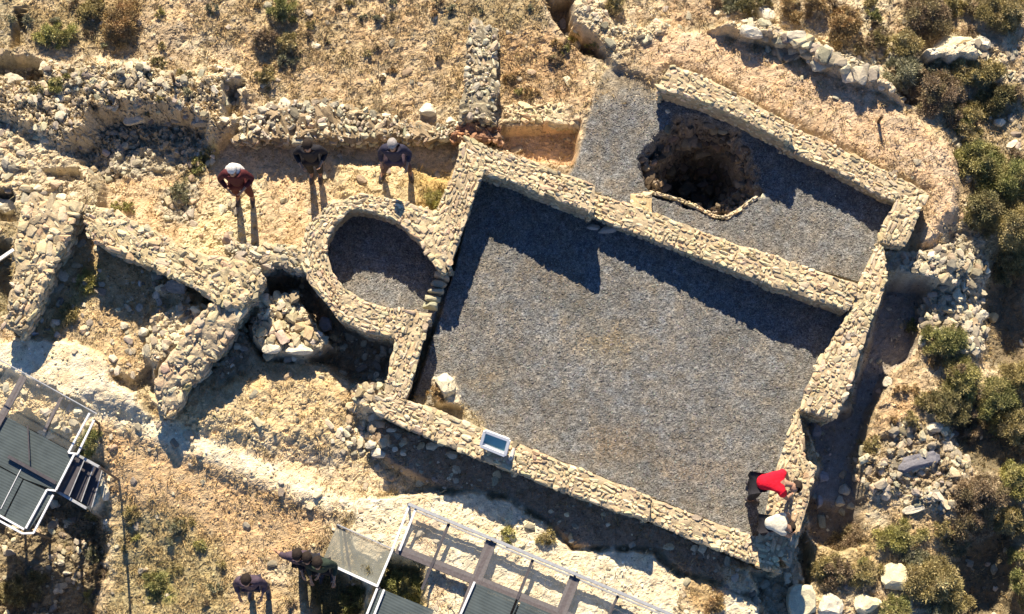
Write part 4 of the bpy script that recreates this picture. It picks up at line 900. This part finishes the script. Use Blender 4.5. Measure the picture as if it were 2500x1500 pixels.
bmesh.ops.recalc_face_normals(bm, faces=list(bm.faces)); finish(bm, 'housing', M_dark, fl)
bm = bmesh.new(); panel(bm, [p * .9 + ctr * .1 - nrm * .012 for p in c4], .004); finish(bm, 'glass', M_teal, fl)
bm = bmesh.new(); s0 = c4[3] * .86 + ctr * .14; s1 = c4[2] * .86 + ctr * .14; up_ = (c4[0] - c4[3]) * .16
panel(bm, [s0 + nrm * .004, s1 + nrm * .004, s1 + up_ + nrm * .004, s0 + up_ + nrm * .004], .006); finish(bm, 'reflector', M_white, fl)
bm = bmesh.new()
bar(bm, loc(P(1180,1070,zt + .08)), loc(P(1182,1086,zt - .06)), .03, .012); bar(bm, loc(P(1238,1092,zt + .08)), loc(P(1240,1108,zt - .06)), .03, .012)
bar(bm, loc(P(1182,1086,zt - .07)), loc(P(1240,1108,zt - .07)), .03, .012); finish(bm, 'bracket', M_dark, fl)
boulder(1250, 1128, 12, 34, .05, 'narrow white stone set upright beside the floodlight on the south wall', (.72,.66,.58), yaw=-.35, z=.5, name='stone')
for (a, b, h, lb) in ((2143,300,.30,'short dark wooden stake standing in the pink path above the annex wall'),(425,200,.32,'short dark wooden stake standing on the outcrop at the upper left')):
    g = G(a, b); bm = bmesh.new(); tube(bm, (g[0], g[1], g[2] - .1), (g[0] + .02, g[1] + .02, g[2] + h), .028, .022, 8); o = finish(bm, 'stake', M_wood, None); tag(o, lb, 'stake')

# ------------------------------------------------------------------ people
def fabric(name, c, rough=.85): return pmat(name, color=c, scales=((18, .2), (60, .1)), bump=.4, bscale=25, bdist=.02, rough=rough)
M_skin = fabric('skin', (.42, .25, .17), .6); M_hair = fabric('hair', (.03, .022, .018)); M_hairg = fabric('grey_hair', (.35, .33, .32))
def skin_mesh(name, vs, es, rs, mat, parent, sub=2):
    me = bpy.data.meshes.new(name); me.from_pydata([tuple(v) for v in vs], es, [])
    o = bpy.data.objects.new(name, me); COL.objects.link(o)
    md = o.modifiers.new('Skin', 'SKIN'); md.use_smooth_shade = True; md.branch_smoothing = .3
    if not me.skin_vertices: raise RuntimeError('no skin data')
    for i, r in enumerate(rs):
        r = r if isinstance(r, tuple) else (r, r); d = me.skin_vertices[0].data[i]; d.radius = r; d.use_root = (i == 0)
    s = o.modifiers.new('Sub', 'SUBSURF'); s.levels = sub; s.render_levels = sub
    dg = bpy.context.evaluated_depsgraph_get(); m2 = bpy.data.meshes.new_from_object(o.evaluated_get(dg))
    bpy.data.objects.remove(o); m2.name = name; m2.materials.clear(); m2.materials.append(mat)
    for p in m2.polygons: p.use_smooth = True
    return link(name, m2, parent)
def person(px, py, label, J, shirt, pants, hair=None, rz=0, sleeves=1.0, shorts=False, hair_r=.098, hat=None, z=None, s=1.0):
    g = G(px, py)
    root = empty('person', (g[0], g[1], g[2] if z is None else z), label, 'person', rz=rz); root.scale = (s * .88, s * .92, s)
    D = dict(pel=(0,0,.93), wai=(0,0,1.08), che=(0,0,1.27), nec=(0,-.01,1.45), hea=(0,-.02,1.58), top=(0,-.01,1.66),
             sL=(-.17,0,1.39), eL=(-.22,.02,1.12), wL=(-.23,-.06,.90), sR=(.17,0,1.39), eR=(.22,.02,1.12), wR=(.23,-.06,.90),
             hL=(-.09,0,.90), kL=(-.10,-.02,.49), aL=(-.10,0,.09), tL=(-.11,-.16,.035), hR=(.09,0,.90), kR=(.10,-.02,.49), aR=(.10,0,.09), tR=(.11,-.16,.035))
    D.update(J); V = {k: Vector(v) for k, v in D.items()}
    names = ['pel','wai','che','nec','hea','top','sL','eL','wL','sR','eR','wR','hL','kL','aL','tL','hR','kR','aR','tR']
    rad = dict(pel=.125, wai=.105, che=.125, nec=.052, hea=.085, top=.07, sL=.055, eL=.04, wL=.027, sR=.055, eR=.04, wR=.027, hL=.085, kL=.058, aL=.038, tL=.035, hR=.085, kR=.058, aR=.038, tR=.035)
    vs = [V[n] for n in names]; rs = [rad[n] for n in names]; ix = {n: i for i, n in enumerate(names)}
    es = [(ix[a], ix[b]) for a, b in (('pel','wai'),('wai','che'),('che','nec'),('nec','hea'),('hea','top'),('che','sL'),('sL','eL'),('eL','wL'),('che','sR'),('sR','eR'),('eR','wR'),
          ('pel','hL'),('hL','kL'),('kL','aL'),('aL','tL'),('pel','hR'),('hR','kR'),('kR','aR'),('aR','tR'))]
    fw = (V['nec'] - V['che']); face = Vector((0, -1, 0))
    up = (V['top'] - V['hea']).normalized(); face = (face - up * face.dot(up))
    face = face.normalized() if face.length > .1 else Vector((0, 0, -1))
    vs.append(V['hea'] + face * .098 - up * .005); rs.append(.016); es.append((ix['hea'], len(vs) - 1))      # nose
    vs.append(V['hea'] + face * .07 - up * .07); rs.append(.035); es.append((ix['hea'], len(vs) - 1))        # jaw
    for sd in 'LR':                                                                                         # hands
        w_ = V['w' + sd]; d = (w_ - V['e' + sd]).normalized(); side = d.cross(Vector((0, 1, 0)))
        side = side.normalized() if side.length > .1 else Vector((1, 0, 0)); nn = side.cross(d)
        pm = w_ + d * .06; vs.append(pm); rs.append((.034, .02)); pi = len(vs) - 1; es.append((ix['w' + sd], pi))
        for k, ln in enumerate((.062, .072, .066, .052)):
            a = pm + d * .035 + side * (-.027 + .018 * k); b = a + d * ln * .55 + nn * .008; c = b + d * ln * .4 + nn * .025
            vs.append(a); rs.append(.0085); vs.append(b); rs.append(.008); vs.append(c); rs.append(.0065)
            es += [(pi, len(vs) - 3), (len(vs) - 3, len(vs) - 2), (len(vs) - 2, len(vs) - 1)]
        a = w_ + d * .045 + side * -.036 + nn * .01; b = a + d * .035 - side * .02 + nn * .012
        vs.append(a); rs.append(.011); vs.append(b); rs.append(.009); es += [(pi, len(vs) - 2), (len(vs) - 2, len(vs) - 1)]
    skin_mesh('body', vs, es, rs, M_skin, root, 1)
    def lerp(a, b, t): return V[a].lerp(V[b], t)
    vs = [V['pel'], V['wai'], V['che'], lerp('che', 'nec', .85), V['sL'], lerp('sL', 'eL', .55), V['sR'], lerp('sR', 'eR', .55)]
    es = [(0, 1), (1, 2), (2, 3), (2, 4), (4, 5), (2, 6), (6, 7)]; rs = [.155, .138, .16, .105, .09, .066, .09, .066]
    if sleeves > .6: vs += [V['eL'], lerp('eL', 'wL', .85), V['eR'], lerp('eR', 'wR', .85)]; es += [(5, 8), (8, 9), (7, 10), (10, 11)]; rs += [.06, .045, .06, .045]
    skin_mesh('shirt', vs, es, rs, shirt, root)
    e = .95 if not shorts else -.1
    vs = [V['pel'] + (V['pel'] - V['wai']) * .1, V['hL'], V['kL'], V['hR'], V['kR']]; es = [(0, 1), (1, 2), (0, 3), (3, 4)]; rs = [.145, .105, .078, .105, .078]
    if not shorts: vs += [lerp('kL', 'aL', .9), lerp('kR', 'aR', .9)]; es += [(2, 5), (4, 6)]; rs += [.058, .058]
    skin_mesh('trousers' if not shorts else 'shorts', vs, es, rs, pants, root)
    bm = bmesh.new(); bmesh.ops.create_uvsphere(bm, u_segments=20, v_segments=14, radius=1)
    side_ = up.cross(face).normalized(); mm = Matrix((side_, face, up)).transposed().to_4x4(); mm.translation = V['hea'] + up * .035 - face * .018
    for v in bm.verts:
        q_ = v.co.copy(); r_ = 1 + .06 * math.sin(q_.x * 9) * math.cos(q_.y * 7)
        v.co = mm @ Vector((q_.x * .092 * r_, q_.y * .108 * r_, q_.z * (.10 if q_.z > -.2 else .075)))
    bmesh.ops.delete(bm, geom=[v for v in bm.verts if (v.co - V['hea']).dot(face) > .035 and (v.co - V['hea']).dot(up) < .055], context='VERTS')
    if hat is not None: bmesh.ops.create_cone(bm, cap_ends=True, segments=20, radius1=.135, radius2=.11, depth=.015, matrix=Matrix.Translation(mm.translation + up * .02 + face * .02) @ up.to_track_quat('Z', 'Y').to_matrix().to_4x4())
    finish(bm, 'hair' if hat is None else 'cap', (hair or M_hair) if hat is None else hat, root, smooth=True)
    for sd in 'LR':
        bm = bmesh.new(); a, t = V['a' + sd] + Vector((0, 0, -.03)), V['t' + sd]
        bmesh.ops.create_uvsphere(bm, u_segments=10, v_segments=6, radius=1, matrix=Matrix.Translation((a + t) / 2 + Vector((0, 0, -.005))) @ (t - a).to_track_quat('Y', 'Z').to_matrix().to_4x4() @ Matrix.Diagonal((.052, .145, .05, 1)))
        finish(bm, 'shoe', M_dark, root, smooth=True)
    return root
F_white = fabric('white_cotton', (.72, .70, .66)); F_maroon = fabric('maroon_cotton', (.085, .02, .024)); F_black = fabric('black_cotton', (.022, .022, .028))
F_purple = fabric('purple_grey_cotton', (.085, .062, .085)); F_red = fabric('red_cotton', (.72, .012, .035)); F_navy = fabric('navy_cotton', (.035, .035, .06)); F_cream = fabric('cream_cotton', (.70, .66, .54)); F_green = fabric('dark_green_cotton', (.03, .045, .035))
P1 = person(600, 482, 'person in dark maroon with a white scarf and cap standing on the sunken terrace', dict(eL=(-.30,-.02,1.15), wL=(-.14,-.2,1.08), eR=(.30,-.02,1.18), wR=(.14,-.2,1.12), kL=(-.12,-.02,.49), aL=(-.13,0,.09), tL=(-.14,-.15,.03), kR=(.12,-.02,.49), aR=(.13,0,.09), tR=(.14,-.15,.03)), F_maroon, F_maroon, hair=F_white)
bm = bmesh.new(); bmesh.ops.create_uvsphere(bm, u_segments=20, v_segments=12, radius=1)
for v in bm.verts:
    v.co = Vector((v.co.x * .185, v.co.y * .10 + .07, v.co.z * .09 + 1.42 - .25 * abs(v.co.x) ** 2 * .4 + .012 * math.sin(v.co.x * 14)))
finish(bm, 'scarf', F_white, P1, smooth=True)
person(775, 425, 'person in black standing in the shade of the retaining wall, arms bent', dict(eL=(-.27,.0,1.14), wL=(-.16,-.22,1.18), eR=(.27,.02,1.12), wR=(.2,-.2,1.2), kR=(.09,-.02,.49), aR=(.06,.0,.09), tR=(.06,-.15,.03)), F_black, F_black)
person(972, 424, 'person in dark clothes with a pale cap standing with legs wide apart on the terrace', dict(eL=(-.24,.0,1.16), wL=(-.24,-.12,.95), eR=(.28,-.02,1.18), wR=(.24,-.2,1.12), hL=(-.11,0,.88), kL=(-.20,-.03,.48), aL=(-.27,0,.09), tL=(-.32,-.14,.03), hR=(.11,0,.88), kR=(.2,-.02,.48), aR=(.22,.02,.09), tR=(.26,-.13,.03)), F_navy, F_purple, hair=M_hairg)
# two people bending over the corner stub
bend = dict(pel=(-.05,0,.92), wai=(.08,.0,1.04), che=(.28,-.02,1.10), nec=(.46,-.04,1.08), hea=(.58,-.08,1.02), top=(.66,-.10,.99),
            sL=(.34,.13,1.08), eL=(.46,.20,.80), wL=(.54,.06,.60), sR=(.34,-.15,1.06), eR=(.46,-.24,.78), wR=(.56,-.16,.58),
            hL=(-.05,.09,.90), kL=(.0,.10,.48), aL=(-.08,.12,.09), tL=(.07,.13,.03), hR=(-.05,-.09,.88), kR=(-.02,-.12,.48), aR=(-.10,-.16,.09), tR=(.05,-.18,.03))
person(1838, 1198, 'person in a red shirt and black trousers bending over the corner wall', bend, F_red, F_black, sleeves=.5, s=1.0)
b2 = dict(bend); b2.update(che=(.24,-.03,1.02), nec=(.38,-.06,.96), hea=(.47,-.08,.88), top=(.53,-.09,.83), sL=(.28,.15,1.0), sR=(.28,-.17,.98), wai=(.06,0,1.0))
person(1858, 1292, 'person in a cream shirt and black trousers bending beside the red shirted person', b2, F_cream, F_black, sleeves=.5, s=.84)
person(634, 1436, 'person in dark purple grey clothes standing alone in the grass at the bottom left', dict(eL=(-.25,-.03,1.15), wL=(-.2,-.2,1.05), eR=(.26,-.03,1.15), wR=(.2,-.2,1.05), kL=(-.13,-.02,.49), aL=(-.15,0,.09), tL=(-.17,-.15,.03), kR=(.13,-.02,.49), aR=(.15,0,.09), tR=(.17,-.15,.03)), F_purple, F_navy)
person(752, 1378, 'leftmost person of the dark group beside the translucent panel, left arm held out', dict(eL=(-.27,.02,1.18), wL=(-.38,.08,1.1), eR=(.23,.0,1.12), wR=(.18,-.18,1.0)), F_purple, F_black)
person(774, 1384, 'middle person in black of the dark group beside the translucent panel', dict(eL=(-.22,.0,1.12), wL=(-.15,-.2,1.05), eR=(.24,.0,1.12), wR=(.16,-.2,1.05)), F_black, F_navy, s=.97)
person(799, 1396, 'rightmost person of the dark group, standing at the edge of the translucent panel', dict(eL=(-.22,.0,1.12), wL=(-.18,-.2,1.0), eR=(.26,.0,1.16), wR=(.24,-.22,1.1)), F_green, F_black, s=1.0)
